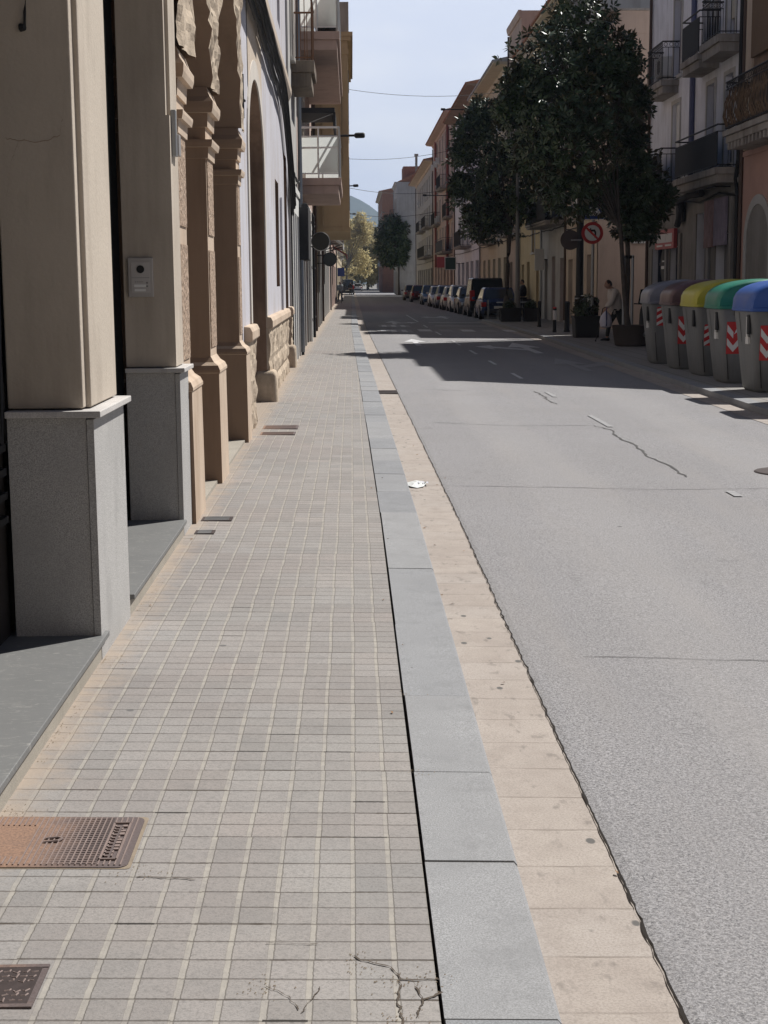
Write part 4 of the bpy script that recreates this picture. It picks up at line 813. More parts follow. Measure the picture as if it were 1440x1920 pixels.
# ------------------------------------------------------------------ right: houses beyond the alley
R2_ = house(-1, 'tan_gable_house', 'tan rendered house with a bare blank side wall beyond the alley', 8.25, 50.6, 58.2, 9.6, 'tanlight', ground=[(51.5, 52.8, 2.5, 'browndoor'), (54.0, 54.9, 2.5, 'browndoor'), (56.2, 57.3, 2.4, 'greyshut')],
      wins=[(52, 53, 3.8, 5.6, 'brownshut'), (55.5, 56.5, 3.8, 5.6, 'brownshut')], roof=None, eave=.25, gmat='tanlight', gz=3.2, sidewall='tanwall', depth=10)
b = MB(); b.add([(8.28, 50.59, 9.6), (8.85, 50.59, 10.33), (18, 50.59, 10.33), (18, 50.59, 9.6), (8.28, 58.1, 9.6), (8.85, 58.1, 10.33), (18, 58.1, 10.33), (18, 58.1, 9.6)], [(0,1,2,3), (4,7,6,5), (0,4,5,1), (1,5,6,2)]); b.build('gable', M['tanwall'], R2_)
b = MB(); b.box(8.30, 18.1, 50.56, 58, 10.332, 10.40); b.build('coping', M['concrete'], R2_)
b = MB(); b.box(8.9, 18, 55.6, 58.15, 10.404, 14.2); b.build('attic', M['palegrey'], R2_)
b = MB(); b.tube([(9.6, 56, 10.3), (9.6, 56, 13.4)], .02, 5)
for z, w in ((13.3, .5), (13.0, .7), (12.7, .6), (12.2, .9)): b.tube([(9.6-w, 56, z), (9.6+w, 56, z+.03)], .015, 5)
tag(b.build('roof_antenna', M['black']), 'television antenna with several bars above the tan side wall', 'antenna')
t = thing('street_name_plate', 'white street name plate on the tan side wall by the alley', 'sign', (9.6, 50.55, 2.95)); b = MB(); b.box(9.40, 9.84, 50.54, 50.585, 2.83, 3.06); b.build('plate', M['signwhite'], t)
b = MB()
for k in range(9): b.box(9.45+.037*k, 9.475+.037*k, 50.534, 50.541, 2.96, 3.01)
for k in range(7): b.box(9.48+.037*k, 9.505+.037*k, 50.534, 50.541, 2.88, 2.925)
b.build('lettering', M['black'], t)
R3_ = house(-1, 'red_door_house', 'grey house with a dark red door and a deep dark balcony behind the trees', 8.3, 58.3, 66.0, 12.3, 'palegrey', ground=[(59.0, 60.2, 2.5, 'redshut'), (61.6, 62.6, 2.6, 'redshut'), (64, 65, 2.5, 'brownshut')], wins=[(59.5, 60.6, 4.1, 6.2, 'brownshut'), (63, 64.1, 4.1, 6.2, 'brownshut'), (60, 61, 7.6, 9.5, 'glass'), (63, 64, 7.6, 9.5, 'glass')],
      balcs=[(59, 65.6, 3.95, .8, dict(style='mesh', h=1.1))], eave=.5, cornice='cream')
R4_ = house(-1, 'yellow_house', 'bright yellow house with shuttered window between the trees', 8.3, 66.1, 74.5, 12.2, 'yellow', ground=[(67, 68, 2.4, 'brownshut'), (70.5, 71.6, 2.5, 'greyshut'), (72.8, 73.8, 2.4, 'brownshut')], wins=[(68.5, 69.5, 2.9, 4.6, 'brownshut'), (67, 68, 5.6, 7.6, 'glass'), (71.5, 72.5, 5.6, 7.6, 'glass')], balcs=[(70.8, 73.5, 5.4, .6)], eave=.4)
R5_ = house(-1, 'tall_tan_house', 'tall tan house with a flat roof block rising above the big tree', 8.3, 74.6, 80.2, 14.5, 'tanwall', ground=[(75.3, 76.3, 2.6, 'browndoor'), (78, 79.4, 2.6, 'glass')], wins=[(75.4, 76.5, z, z+1.9, 'brownshut') for z in (4, 7.2, 10.3)] + [(78.2, 79.3, z, z+1.9, 'brownshut') for z in (4, 7.2, 10.3)], balcs=[(75, 79.8, 7.1, .5), (75, 79.8, 4.0, .7)], roof=None, eave=.15, cornice='tanwall')
R6_ = house(-1, 'cream_eaves_house', 'cream house with a deep pale cornice and slate roof up the right side', 8.3, 80.3, 97.5, 12.9, 'cream', ground=[(81+3.2*k, 82.6+3.2*k, 2.9, ['browndoor', 'glass'][k % 2]) for k in range(5)], wins=[(81.2+3.2*k, 82.4+3.2*k, z, z+2.0, ['brownshut', 'glass'][(k+j) % 2]) for k in range(5) for j, z in enumerate((4.0, 7.0, 9.8))], balcs=[(81, 85, 6.9, .5), (87, 92, 3.9, .7), (92.5, 96.5, 6.9, .5)], roof='greywall', eave=.8, cornice='cream')
R7_ = house(-1, 'brown_eaves_house', 'brown house with overhanging tiled eaves midway along the right row', 8.3, 97.6, 121.5, 14.0, 'whitewall', ground=[(99+4.2*k, 101.5+4.2*k, 3.0, ['glass', 'greyshut'][k % 2]) for k in range(5)], wins=[(99+4.2*k, 100.3+4.2*k, z, z+2.0, ['white', 'brownshut', 'glass'][(k+j) % 3]) for k in range(5) for j, z in enumerate((4.2, 7.4, 10.4))], balcs=[(99, 103, 7.3, .6), (105, 112, 4.1, .8)], eave=.9, cornice='brownwall')
R8_ = house(-1, 'pink_shutter_house', 'tall pink house with red drainpipe and many pale shutters', 8.2, 121.6, 152, 15.0, 'pinkwall', ground=[(123+4.6*k, 126+4.6*k, 3.0, ['glass', 'greyshut'][k % 2]) for k in range(6)], wins=[(122.6+4.2*k, 124.0+4.2*k, z, z+2.1, ['white', 'redshut', 'glass'][(k+j) % 3]) for k in range(7) for j, z in enumerate((4.3, 7.0, 9.8, 12.3))], balcs=[(123, 128, 6.9, .6), (131, 137, 9.7, .6), (140, 146, 6.9, .6), (123, 133, 4.1, .9, dict(style='mesh'))], eave=.7, cornice='pinkwall')
b = MB(); b.tube([(8.1, 128, 3), (8.1, 128, 14.8)], .12, 6); b.tube([(8.1, 146, 3), (8.1, 146, 14.8)], .12, 6); b.build('red_drainpipe', M['redshut'], R8_)
house(-1, 'beige_far_house', 'beige far house between the pink house and the grey block', 8.2, 152.1, 192, 13.6, 'palegrey', ground=[(154+5*k, 157.4+5*k, 3.0, ['greyshut', 'glass'][k % 2]) for k in range(7)], wins=[(153+5*k, 154.8+5*k, z, z+2.1, ['white', 'glass', 'brownshut'][(k+j) % 3]) for k in range(7) for j, z in enumerate((4.3, 7.4, 10.4))], balcs=[(154, 162, 7.2, .8), (168, 176, 7.2, .8), (154, 170, 4.2, .9)], eave=.9, cornice='tanlight')
R10_ = house(-1, 'grey_block', 'plain grey block with a blank side wall standing forward far down the right', 6.0, 200, 214, 14.6, 'greywall', ground=[(203, 206, 3, 'glass'), (209, 212, 3, 'greyshut')], wins=[(202+4*k, 203.5+4*k, z, z+2, 'brownshut') for k in range(3) for z in (4.3, 7.4, 10.6)], balcs=[(202, 206, 7.2, .7), (208, 212, 10.4, .7)], roof=None, eave=.3, cornice='greywall', depth=7)
b = MB(); b.box(7.0, 9.8, 204, 210, 14.62, 16.9); b.build('roof_room', M['brick'], R10_); b = MB(); b.rings([[(6.1, y, 14.7), (8.9, y, 16.0), (11.5, y, 16.2), (11.5, y, 14.7)] for y in (201, 203.9)]); b.build('roof', M['terracotta'], R10_)
b = MB(); b.box(8.4, 8.7, 199, 199.4, 14, 17.8); b.box(8.3, 8.8, 198.9, 199.5, 17.8, 18.1); tag(b.build('chimney', M['concrete']), 'pale chimney on the roofs beside the grey block', 'chimney')
house(-1, 'brick_far_house', 'red brick house farther along than the grey block', 5.2, 255, 290, 16.6, 'brick', ground=[(258, 262, 3, 'glass')], wins=[(258+6*k, 260+6*k, z, z+2, 'white') for k in range(5) for z in (4.5, 8, 11.5)], balcs=[(258, 266, 7.8, .8)], eave=.5)
house(-1, 'tan_end_house', 'tan roofed house at the very end of the right row', 6.6, 320, 400, 13.5, 'pinkwall', ground=[(325, 332, 3, 'glass')], wins=[(325+9*k, 328+9*k, z, z+2, 'white') for k in range(7) for z in (4.5, 8, 11.5)], eave=.8, roofh=5)
for i, (y, z, x0, x1) in enumerate(((103, 13.0, 8.3, 6.4), (125, 8.6, 8.2, 6.2), (78, 5.4, 8.3, 7.0))):
    pole_lamp('wall_lamp', ['dark street lamp arm high under the brown eaves on the right', 'long dark street lamp arm crossing the pink house front', 'street lamp arm low on the tall tan house'][i], (x0, y, z), (x1, y, z+.04), 'wall lamps on the right facades')
# the street goes on behind the camera: plain rows that close the sky on both sides
house(1, 'rear_left_house', 'plain house continuing the left row behind the viewpoint', -1.2, -30, -.6, 11, 'cream', wins=[(-28+4*k, -26.6+4*k, 4.4, 6.6, 'brownshut') for k in range(6)], roof=None, eave=.4)
house(-1, 'rear_right_house', 'plain house on the right side of the street behind the viewpoint', 9.3, -34, -6, 12, 'tanlight', wins=[(-32+4*k, -30.6+4*k, 4.4, 6.6, 'brownshut') for k in range(6)], roof=None, eave=.4)
b = MB(); b.box(-1, 9, -60, -36, -.1, 12); hb = thing('rear_end_house', 'plain house closing the street far behind the viewpoint', 'building', (4, -48, 0)); b.build('wall', M['tanlight'], hb)
# ------------------------------------------------------------------ trees
def leaf_mat(name, c1, c2, back, rough):
    n = NT(name); v = n.coord(); w = n.noise(v, 1.6, 3, .6); r = n.noise(v, 23, 2, .8)
    col = n.mix(n.ramp(n.m('ADD', n.m('MULTIPLY', w, .5), n.m('MULTIPLY', r, .5)), [(.35, 0), (.65, 1)]), c1, c2)
    g = n.n.new('ShaderNodeNewGeometry'); col = n.mix(n.m('MULTIPLY', g.outputs['Backfacing'], .8), col, back); 
    if name.startswith('young'):                              # thin new leaves let the sun through
        n.done(col, rough, 0, .3); tr = n.n.new('ShaderNodeBsdfTranslucent'); n.lk(col, tr.inputs[0]); mx = n.n.new('ShaderNodeMixShader'); mx.inputs[0].default_value = .55; n.lk(n.b.outputs[0], mx.inputs[1]); n.lk(tr.outputs[0], mx.inputs[2]); n.lk(mx.outputs[0], n.out.inputs[0]); return n.mat
    return n.done(col, rough, 0, .5)
M['magnolia'] = leaf_mat('magnolia_leaves', (.018, .034, .013), (.055, .088, .030), (.085, .068, .034), .33)
M['plane_leaf'] = leaf_mat('young_plane_leaves', (.44, .385, .20), (.60, .52, .29), (.52, .45, .25), .8)
M['bark'] = plaster('grey_brown_bark', (.085, .07, .058), .3, (.04, .034, .03), .6, .8, 26, 5)
M['palebark'] = plaster('pale_plane_bark', (.22, .20, .165), .3, (.11, .10, .08), .6, .5, 12, 3)
def crown(name, parent, blobs, per, leaf, mat, seed, droop=.25, whorl=7, shell=.62):
    rd = random.Random(seed); vs, fs = [], []
    for bx_, by_, bz_, r, k in blobs:
        for _ in range(int(per*k)):
            d = Vector((rd.gauss(0, 1), rd.gauss(0, 1), rd.gauss(0, 1))).normalized()
            lump = 1 + .28*noise.noise(Vector((d.x*2.2 + bx_, d.y*2.2 + by_, d.z*2.2 + bz_)))
            rr = r * (shell + (1.10-shell)*rd.random()**.8) * lump if rd.random() < .8 else r*rd.random()**.5
            if rd.random() < .05: rr *= rd.uniform(1.05, 1.28)
            c = Vector((bx_, by_, bz_)) + d*rr; tw = (d + Vector((rd.gauss(0, .45), rd.gauss(0, .45), rd.gauss(0, .45) + .15))).normalized()
            s1 = tw.cross(Vector((.3, .2, 1))).normalized(); s2 = tw.cross(s1)
            a0 = rd.random()*6.28
            for j in range(whorl):
                a = a0 + j*6.283/whorl + rd.uniform(-.3, .3); out = (s1*math.cos(a) + s2*math.sin(a)); ld = (tw*rd.uniform(.15, .9) + out + Vector((0, 0, -droop*rd.random()))).normalized()
                L_ = leaf*rd.uniform(.7, 1.2); wd = ld.cross(tw)
                if wd.length < .05: wd = ld.cross(Vector((1, 0, 0)))
                wd = wd.normalized()*L_*.22; up = ld.cross(wd).normalized()*L_*.07; st = c + ld*(L_*.12); b0 = len(vs)
                vs += [tuple(st), tuple(st + ld*L_*.5 + wd + up), tuple(st + ld*L_), tuple(st + ld*L_*.5 - wd + up)]; fs += [(b0, b0+1, b0+2), (b0, b0+2, b0+3)]
    me = bpy.data.meshes.new(name); off = wloc(parent); me.from_pydata([(x-off.x, y-off.y, z-off.z) for x, y, z in vs], [], fs); me.materials.append(mat)
    o = bpy.data.objects.new(name, me); COL.objects.link(o); o.parent = parent; return o
def wood(parent, base, fork, r, blobs, mat, seed, name='trunk'):
    rd = random.Random(seed); b = MB(); base = Vector(base); fork = Vector(fork); path, rs = [], []
    for k in range(9):
        t = k/8; p = base.lerp(fork, t) + Vector((math.sin(t*5+seed)*.03, math.cos(t*4+seed)*.03, 0)); path.append(p); rs.append(r*(1.35 - .55*min(1, t*3) if t < .34 else .82 - .15*t))
    b.tube(path, rs, 10)
    for bx_, by_, bz_, rr, k in blobs:
        e = Vector((bx_, by_, bz_)); m1 = fork.lerp(e, .5) + Vector((rd.uniform(-.15, .15), rd.uniform(-.15, .15), .12)); b.tube([fork - (fork-base).normalized()*.1, m1, e, e + Vector((rd.uniform(-.3, .3), rd.uniform(-.3, .3), rr*.5))], [r*.5, r*.33, r*.18, r*.06], 6)
        for _ in range(4):
            q = m1.lerp(e, rd.uniform(.2, 1)); b.tube([q, q + Vector((rd.gauss(0, .4), rd.gauss(0, .4), rd.gauss(.1, .3)))*rr], [r*.12, r*.03], 5)
    return b.build(name, mat, parent, smooth=True, ang=70)
def pb(px, py, Y, rpx, dy=0.0, k=1.0):                         # crown lump given where it is seen from the pavement at distance Y
    d = FW + RR*((px-720)/2800) - UU*((py-960)/2800); t = Y/d.y
    return (d.x*t, Y + dy, 1.6 + d.z*t, rpx*Y/2800, k)
bl1 = [pb(1092, 40, 37.5, 62, .3), pb(1140, 110, 37.5, 62, .2), pb(1035, 120, 37.5, 72, -.2), pb(1125, 190, 37.5, 80, .3), pb(1020, 215, 37.5, 80, -.4), pb(1070, 280, 37.5, 88, -.9), pb(1000, 290, 37.5, 40, 0, .7), pb(985, 165, 37.5, 42), pb(1068, 352, 37.5, 52, .1), pb(1085, 160, 37.5, 80, 1.0), pb(960, 205, 37.5, 30, 0, .8), pb(1165, 120, 37.5, 26, 0, .7)]
t1 = thing('magnolia_tree', 'tall dark magnolia with a thin leaning trunk behind the walking man', 'tree', (6.98, 37.6, -.02), 'evergreen magnolias along the right pavement')
wood(t1, (6.98, 37.6, -.02), (6.62, 37.5, 3.0), .075, bl1, M['bark'], 3); crown('crown', t1, bl1, 235, .18, M['magnolia'], 11)
bl2 = [pb(1160, 300, 39.2, 66, 0), pb(1180, 250, 39.2, 30, .3, .8), pb(1195, 345, 39.2, 48, -.3), pb(1165, 368, 39.2, 40), pb(1222, 385, 39.2, 32, .2, .55), pb(1180, 412, 39.2, 34, -.2, .5), pb(1215, 425, 39.2, 26, 0, .4), pb(1245, 370, 39.2, 18, 0, .5), pb(1185, 190, 39.2, 34)]
t2 = thing('magnolia_tree', 'lower dark magnolia with a straight staked trunk next to the grey lidded container', 'tree', (7.15, 39.2, -.02), 'evergreen magnolias along the right pavement')
wood(t2, (7.15, 39.2, -.02), (7.15, 39.2, 3.0), .09, bl2, M['bark'], 5); crown('crown', t2, bl2, 190, .18, M['magnolia'], 12)
for dx in (-.10, .12):
    t = thing('tree_stake', ['left pale tube stake beside the straight magnolia trunk', 'right pale tube stake beside the straight magnolia trunk'][dx > 0], 'stake', (7.15+dx, 39.05, 0), 'stakes of the straight magnolia'); b = MB(); b.tube([(7.15+dx, 39.05, -.02), (7.15+dx, 39.05, 2.25)], .038, 8); b.build('tube', M['steel'], t)
    b = MB(); b.tube([(7.15+dx*1.3, 39.05, 2.2), (7.15+dx*.3, 39.08, 2.2)], .05, 6); b.build('tie', M['black'], t)
bl3 = [pb(930, 255, 63, 52), pb(900, 300, 63, 52, .5), pb(955, 325, 63, 60, -.5), pb(890, 365, 63, 44), pb(940, 395, 63, 50, .4), pb(985, 375, 63, 42, -.4), pb(880, 245, 63, 28), pb(905, 215, 63, 26), pb(862, 345, 63, 18, 0, .7), pb(900, 415, 63, 34), pb(975, 290, 63, 40), pb(868, 285, 63, 20, 0, .7)]
t3 = thing('magnolia_tree', 'middle dark magnolia behind the tall grey lamp post by the blue car', 'tree', (6.4, 63, -.02), 'evergreen magnolias along the right pavement')
wood(t3, (6.36, 63, -.02), (6.62, 63, 3.7), .12, bl3, M['bark'], 7); crown('crown', t3, bl3, 175, .235, M['magnolia'], 13, whorl=6)
bl4 = [pb(733, 420, 200, 16), pb(748, 432, 200, 17), pb(722, 440, 200, 17), pb(735, 462, 200, 22), pb(755, 462, 200, 14), pb(718, 468, 200, 13), pb(750, 485, 200, 14), pb(728, 485, 200, 14)]
t4 = thing('magnolia_tree', 'far dark magnolia in front of the grey block', 'tree', (6.25, 200, -.02), 'evergreen magnolias along the right pavement')
wood(t4, (6.25, 200, -.02), (6.2, 200, 4.2), .15, bl4, M['bark'], 9); crown('crown', t4, bl4, 110, .55, M['magnolia'], 14, whorl=6)
PT = [(-1.0, 300, 15.5, 'nearest yellowing plane tree on the left beyond the last houses'), (1.4, 330, 15.0, 'yellowing plane tree in the middle at the end of the street'), (3.6, 345, 14.2, 'tan plane tree right of the middle one at the street end'), (6.4, 318, 13.0, 'rightmost plane tree at the street end by the brick house'), (-2.2, 370, 17.5, 'tallest yellow plane tree at the back left of the street end'), (2.4, 395, 17.0, 'farthest plane tree filling the end of the street')]
for i, (x, y, h, lab) in enumerate(PT):
    t = thing('plane_tree', lab, 'tree', (x, y, -.05), 'plane trees at the end of the street'); bl = []
    rd = random.Random(40+i)
    for k in range(13): bl.append((x + rd.uniform(-3.5, 3.5), y + rd.uniform(-2, 2), h*(.22 + .72*k/13), 2.1*(1 - .35*k/13), 1))
    wood(t, (x, y, -.05), (x, y, h*.3), .28, bl, M['palebark'], 20+i); crown('crown', t, bl, 100, .62, M['plane_leaf'], 50+i, whorl=5, shell=.3)

# ------------------------------------------------------------------ waste containers
M['binbody'] = None
n = NT('container_grey_plastic'); v = n.coord(); st = n.noise(n.coord('Object', (3, 3, .6)), 3, 5, .65); col = n.mix(st, (.115, .117, .117), (.215, .215, .21)); n.bump(n.noise(v, 70, 3), .12, .003); M['binbody'] = n.done(col, .55, 0, .4)
M['refl_red'] = flat('reflective_red', (.50, .03, .03), .45, var=.12); M['refl_white'] = flat('reflective_white', (.68, .66, .64), .45, var=.06)
LIDS = {'grey': (.17, .17, .20), 'brown': (.105, .055, .055), 'yellow': (.42, .38, .035), 'green': (.015, .17, .11), 'blue': (.03, .09, .33)}
def container(colour, sticker, label, x, y, i):
    """street side at local -x; 1.36 along the kerb, 1.5 deep"""
    t = thing('waste_container', label, 'waste container', (0, 0, 0), 'domed waste containers in a row')
    b = MB(); rs = [rrect(.58, .40, .14, 0), rrect(.62, .43, .14, .05), rrect(.67, .46, .13, .5), rrect(.715, .49, .12, .95), rrect(.735, .505, .11, 1.12), rrect(.735, .505, .11, 1.2)]
    b.rings(rs); body = b.build('body', M['binbody'], t, smooth=True, ang=50)
    b = MB()                                                  # vertical ribs / seams on the faces we see
    for yy in (.12,): b.add([(-.600, yy, .08), (-.665, yy*1.1, .5), (-.745, yy*1.2, 1.15), (-.600, yy+.02, .08), (-.665, yy*1.1+.02, .5), (-.745, yy*1.2+.02, 1.15)], [(0,1,4,3), (1,2,5,4)])
    b.tube([(-.60, -.455, .62), (-.55, -.43, .07)], .008, 4); b.build('seam', M['black'], body)
    lid = flat(colour + '_lid_plastic', LIDS[colour], .40, 0, .5, .22, 4)
    b = MB(); prof = []
    for k in range(19):
        a = math.pi*k/18; xx = -.79*math.cos(a); zz = 1.21 + .42*max(0, math.sin(a))**.62*(1 + .10*math.cos(math.pi-a)*.0) - .05*max(0, xx); prof.append((xx + .03, zz))
    rings_ = []
    for yy, s in ((-.535, .80), (-.525, .90), (-.47, .985), (-.3, 1.0), (0, 1.01), (.3, 1.0), (.47, .985), (.525, .90), (.535, .80)):
        rings_.append([(xx*(.97 if s < .95 else 1), yy, 1.20 + (zz-1.20)*s) for xx, zz in prof] + [(.80*.97, yy, 1.185), (-.74*.97, yy, 1.185)])
    b.rings(rings_); lo_ = b.build('lid', lid, t, smooth=True, ang=45)
    b = MB(); b.rings([rrect(.765, .535, .08, 1.165, ox=.02), rrect(.785, .548, .08, 1.175, ox=.02), rrect(.785, .548, .08, 1.215, ox=.02), rrect(.765, .535, .08, 1.225, ox=.02)]); b.build('lid_rim', lid, lo_, smooth=True)
    b = MB(); b.tube([(-.50, -.54, 1.12), (.55, -.54, 1.12)], .055, 8); b.tube([(-.50, .54, 1.12), (.55, .54, 1.12)], .055, 8); b.build('lifting_bar', M['black'], t, smooth=True)
    b = MB(); b.box(-.755, -.715, -.40, -.30, .84, 1.12); b.build('handle', M['black'], t, bevel=.01)
    # reflective sticker on the end that faces the traffic
    s = MB(); zc = {'diag_hi': .93, 'diag_lo': .70}.get(sticker, .72); xc = -.50
    def P(u, w):                                               # u across (0..1), w up (0..1)
        hw_, hh = (.085, .18) if sticker.startswith('diag') else (.105, .25)
        z = zc + (w-.5)*2*hh; yy = -.46 - (z-.5)*.0667 if z < .95 else -.49 - (z-.95)*.088
        return (xc + (u-.5)*2*hw_, yy - .006, z)
    if sticker.startswith('diag'):
        s.poly([(p[0], p[1]+.002, p[2]) for p in (P(.1, 0), P(.9, 0), P(1, .1), P(1, .9), P(.9, 1), P(.1, 1), P(0, .9), P(0, .1))], 0)
        for k in range(3): s.poly([P(.02, .0+.36*k), P(.98, .26+.36*k if .26+.36*k < 1 else 1), P(.98, min(1, .42+.36*k)), P(.02, .17+.36*k)], 1)
    else:
        s.poly([(p[0], p[1]+.002, p[2]) for p in (P(0, 0), P(1, 0), P(1, 1), P(0, 1))], 0)
        for k in range(2):
            w0 = .14 + .42*k
            s.poly([P(.04, w0+.14), P(.5, w0-.08), P(.5, w0+.12), P(.04, w0+.36)], 1)
            if not (sticker == 'chevron_torn' and k == 1): s.poly([P(.5, w0-.08), P(.96, w0+.14), P(.96, w0+.36), P(.5, w0+.12)], 1)
            else: s.poly([P(.55, w0+.05), P(.96, w0+.18), P(.96, w0+.36), P(.7, w0+.2)], 1)
    s.build('reflective_sticker', [M['refl_red'], M['refl_white']], t)
    if colour in ('green', 'blue', 'grey'):
        s = MB(); s.box(-.738, -.722, -.29, -.22, .80, 1.09); s.box(-.728, -.690, -.30, -.16, .70, .80); s.build('paper_label', M['signwhite'], t)
    o = t; o.location = (x, y, -.02); o.rotation_euler = (0, 0, math.radians((i*37 % 5) - 2)); return o
CONT = [('grey', 'diag_hi', 'waste container with a grey domed lid, farthest of the row', 6.50, 29.55), ('brown', 'chevron', 'waste container with a brown domed lid and chevron sticker', 6.52, 27.70), ('yellow', 'diag_lo', 'waste container with a yellow domed lid', 6.50, 25.75),
        ('green', 'chevron_torn', 'waste container with a green lid and torn chevron sticker', 6.46, 23.85), ('blue', 'chevron', 'waste container with a blue lid and chevron sticker, cut by the photo edge', 6.42, 21.85), ('grey', 'chevron', 'waste container with a grey lid just outside the right edge, before the blue one', 6.36, 19.6)]
for i, (c, s_, lab, x, y) in enumerate(CONT): container(c, s_, lab, x, y, i)

# ------------------------------------------------------------------ parked cars
M['tyre'] = flat('tyre_rubber', (.018, .018, .018), .85); M['rim'] = flat('alloy_rim', (.35, .35, .36), .35, .8); M['carglass'] = flat('car_glass', (.02, .025, .03), .06, 0, .7, .2, 1)
M['tail'] = flat('tail_light_red', (.38, .012, .01), .25, 0, .5); M['head'] = flat('headlight_clear', (.60, .62, .64), .15, 0, .6); M['plate'] = flat('number_plate', (.62, .62, .60), .5); M['trim'] = flat('black_trim', (.02, .02, .02), .6)
def car(label, colour, x, y, L_=4.1, Wd=1.76, H=1.48, van=False, rear=True, group='cars parked along the right kerb', z=-.14, metal=.3):
    """rear=True: its tail faces the camera"""
    t = thing('parked_car', label, 'car', (0, 0, 0), group); pm = flat('car_paint', colour, .28, metal, .5, .04, 1.0)
    hl, hw = L_/2, Wd/2; zb = .92 if not van else 1.0
    # body: sections along the length, -hl is the tail
    st = [(-hl, .80, .42, zb-.10), (-hl+.10, .92, .30, zb-.02), (-hl+.5, .98, .22, zb), (-hl*.45, 1.0, .20, zb), (0, 1.0, .20, zb-.01), (hl*.42, 1.0, .20, zb-.02), (hl*.62, .985, .22, zb-.10), (hl-.35, .94, .24, zb-.20), (hl-.08, .84, .32, zb-.30), (hl, .72, .42, zb-.38)]
    if van: st[0] = (-hl, .93, .40, zb-.02); st[1] = (-hl+.06, .97, .30, zb)
    b = MB(); b.rings([[(-hw*w*.90, yy, z0), (-hw*w, yy, z0+.14), (-hw*w*1.0, yy, (z0+z1)/2+.05), (-hw*w*.95, yy, z1-.04), (-hw*w*.86, yy, z1), (hw*w*.86, yy, z1), (hw*w*.95, yy, z1-.04), (hw*w, yy, (z0+z1)/2+.05), (hw*w, yy, z0+.14), (hw*w*.90, yy, z0)] for yy, w, z0, z1 in st])
    yr0, yr1 = (-hl+.10, -hl+.22) if van else (-hl+.16, -hl+.62); yf0, yf1 = hl*.50, hl*.10 if not van else hl*.18
    bw, tw_ = hw*.90, hw*.74 if not van else hw*.82
    lo = [(-bw, yr0, zb-.03), (bw, yr0, zb-.03), (bw, yf0, zb-.06), (-bw, yf0, zb-.06)]; hi = [(-tw_, yr1, H-.05), (tw_, yr1, H-.05), (tw_, yf1, H-.05), (-tw_, yf1, H-.05)]; tp = [(-tw_*.9, yr1+.12, H), (tw_*.9, yr1+.12, H), (tw_*.9, yf1-.12, H), (-tw_*.9, yf1-.12, H)]
    b.rings([lo, hi, tp]); body = b.build('body', pm, t, smooth=True, ang=38, bevel=.015)
    def panel(i, j, u0, u1, v0, v1, off):
        A_, B_, C_, D_ = Vector(lo[i]), Vector(lo[j]), Vector(hi[j]), Vector(hi[i]); nr = (B_-A_).cross(D_-A_).normalized()*off
        f = lambda u, w: (A_.lerp(B_, u)).lerp(D_.lerp(C_, u), w) + nr
        return [f(u0, v0), f(u1, v0), f(u1, v1), f(u0, v1)]
    g = MB(); g.poly(panel(0, 1, .06, .94, .14, .93, .012)); g.build('rear_window', M['carglass'], t)
    g = MB(); g.poly(panel(2, 3, .05, .95, .06, .95, .012)); g.build('windscreen', M['carglass'], t)
    for i, j, fl in ((1, 2, 0), (3, 0, 1)):
        g = MB()
        for u0, u1 in (((.08, .36), (.39, .64), (.67, .90)) if not fl else ((.10, .33), (.36, .61), (.64, .92))): g.poly(panel(i, j, u0, u1, .16, .90, .012))
        g.build('side_windows', M['carglass'], t)
    for sx in (-1, 1):
        for yy in (-hl*.60, hl*.62):
            b = MB(); x0, x1 = sx*(hw-.20), sx*(hw+.012)
            b.rings([[(xx, yy + r*math.cos(2*math.pi*k/18), .31 + r*math.sin(2*math.pi*k/18)) for k in range(18)] for xx, r in ((x0, .28), (x0, .31), (x1-.02*sx, .31), (x1, .285))]); w_ = b.build('wheel', M['tyre'], t)
            b = MB(); b.disc((sx*(hw+.013), yy, .31), .20, 'x', 14, .012); b.build('rim', M['rim'], w_)
            b = MB(); b.rings([[(xx, yy + .37*math.cos(math.pi*k/12), .31 + .37*math.sin(math.pi*k/12)) for k in range(13)] for xx in (sx*(hw-.1), sx*(hw+.004))]); b.build('wheel_arch', M['trim'], body)
        b = MB(); zt = zb-.18 if not van else zb+.25
        b.box(min(sx*hw*.97, sx*hw*.70), max(sx*hw*.97, sx*hw*.70), -hl-.012 if not van else -hl-.02, -hl+.16, zt-.14 if not van else zt-.45, zt+.07); b.build('taillight', M['tail'], t, bevel=.02)
        b = MB(); b.box(min(sx*hw*.84, sx*hw*.50), max(sx*hw*.84, sx*hw*.50), hl-.16, hl+.005, zb-.42, zb-.27); b.build('headlight', M['head'], t, bevel=.02)
        b = MB(); b.box(min(sx*hw*.98, sx*(hw+.17)), max(sx*hw*.98, sx*(hw+.17)), yf0-.30, yf0-.16, zb-.02, zb+.12); b.build('mirror', pm if not van else M['trim'], t, bevel=.03)
    b = MB(); b.box(-.26, .26, -hl-.03, -hl+.02, .52, .63); b.build('licence_plate', M['plate'], t); b = MB(); b.box(-.26, .26, hl-.03, hl+.03, .38, .49); b.build('licence_plate', M['plate'], t)
    b = MB(); b.box(-hw*.80, hw*.80, -hl-.022, -hl+.12, .30, .44); b.box(-hw*.66, hw*.66, hl-.1, hl+.022, .26, .36); b.build('bumper_trim', M['trim'], t, bevel=.02)
    t.location = (x, y + hl, z); t.rotation_euler = (0, 0, 0 if rear else math.pi); return t
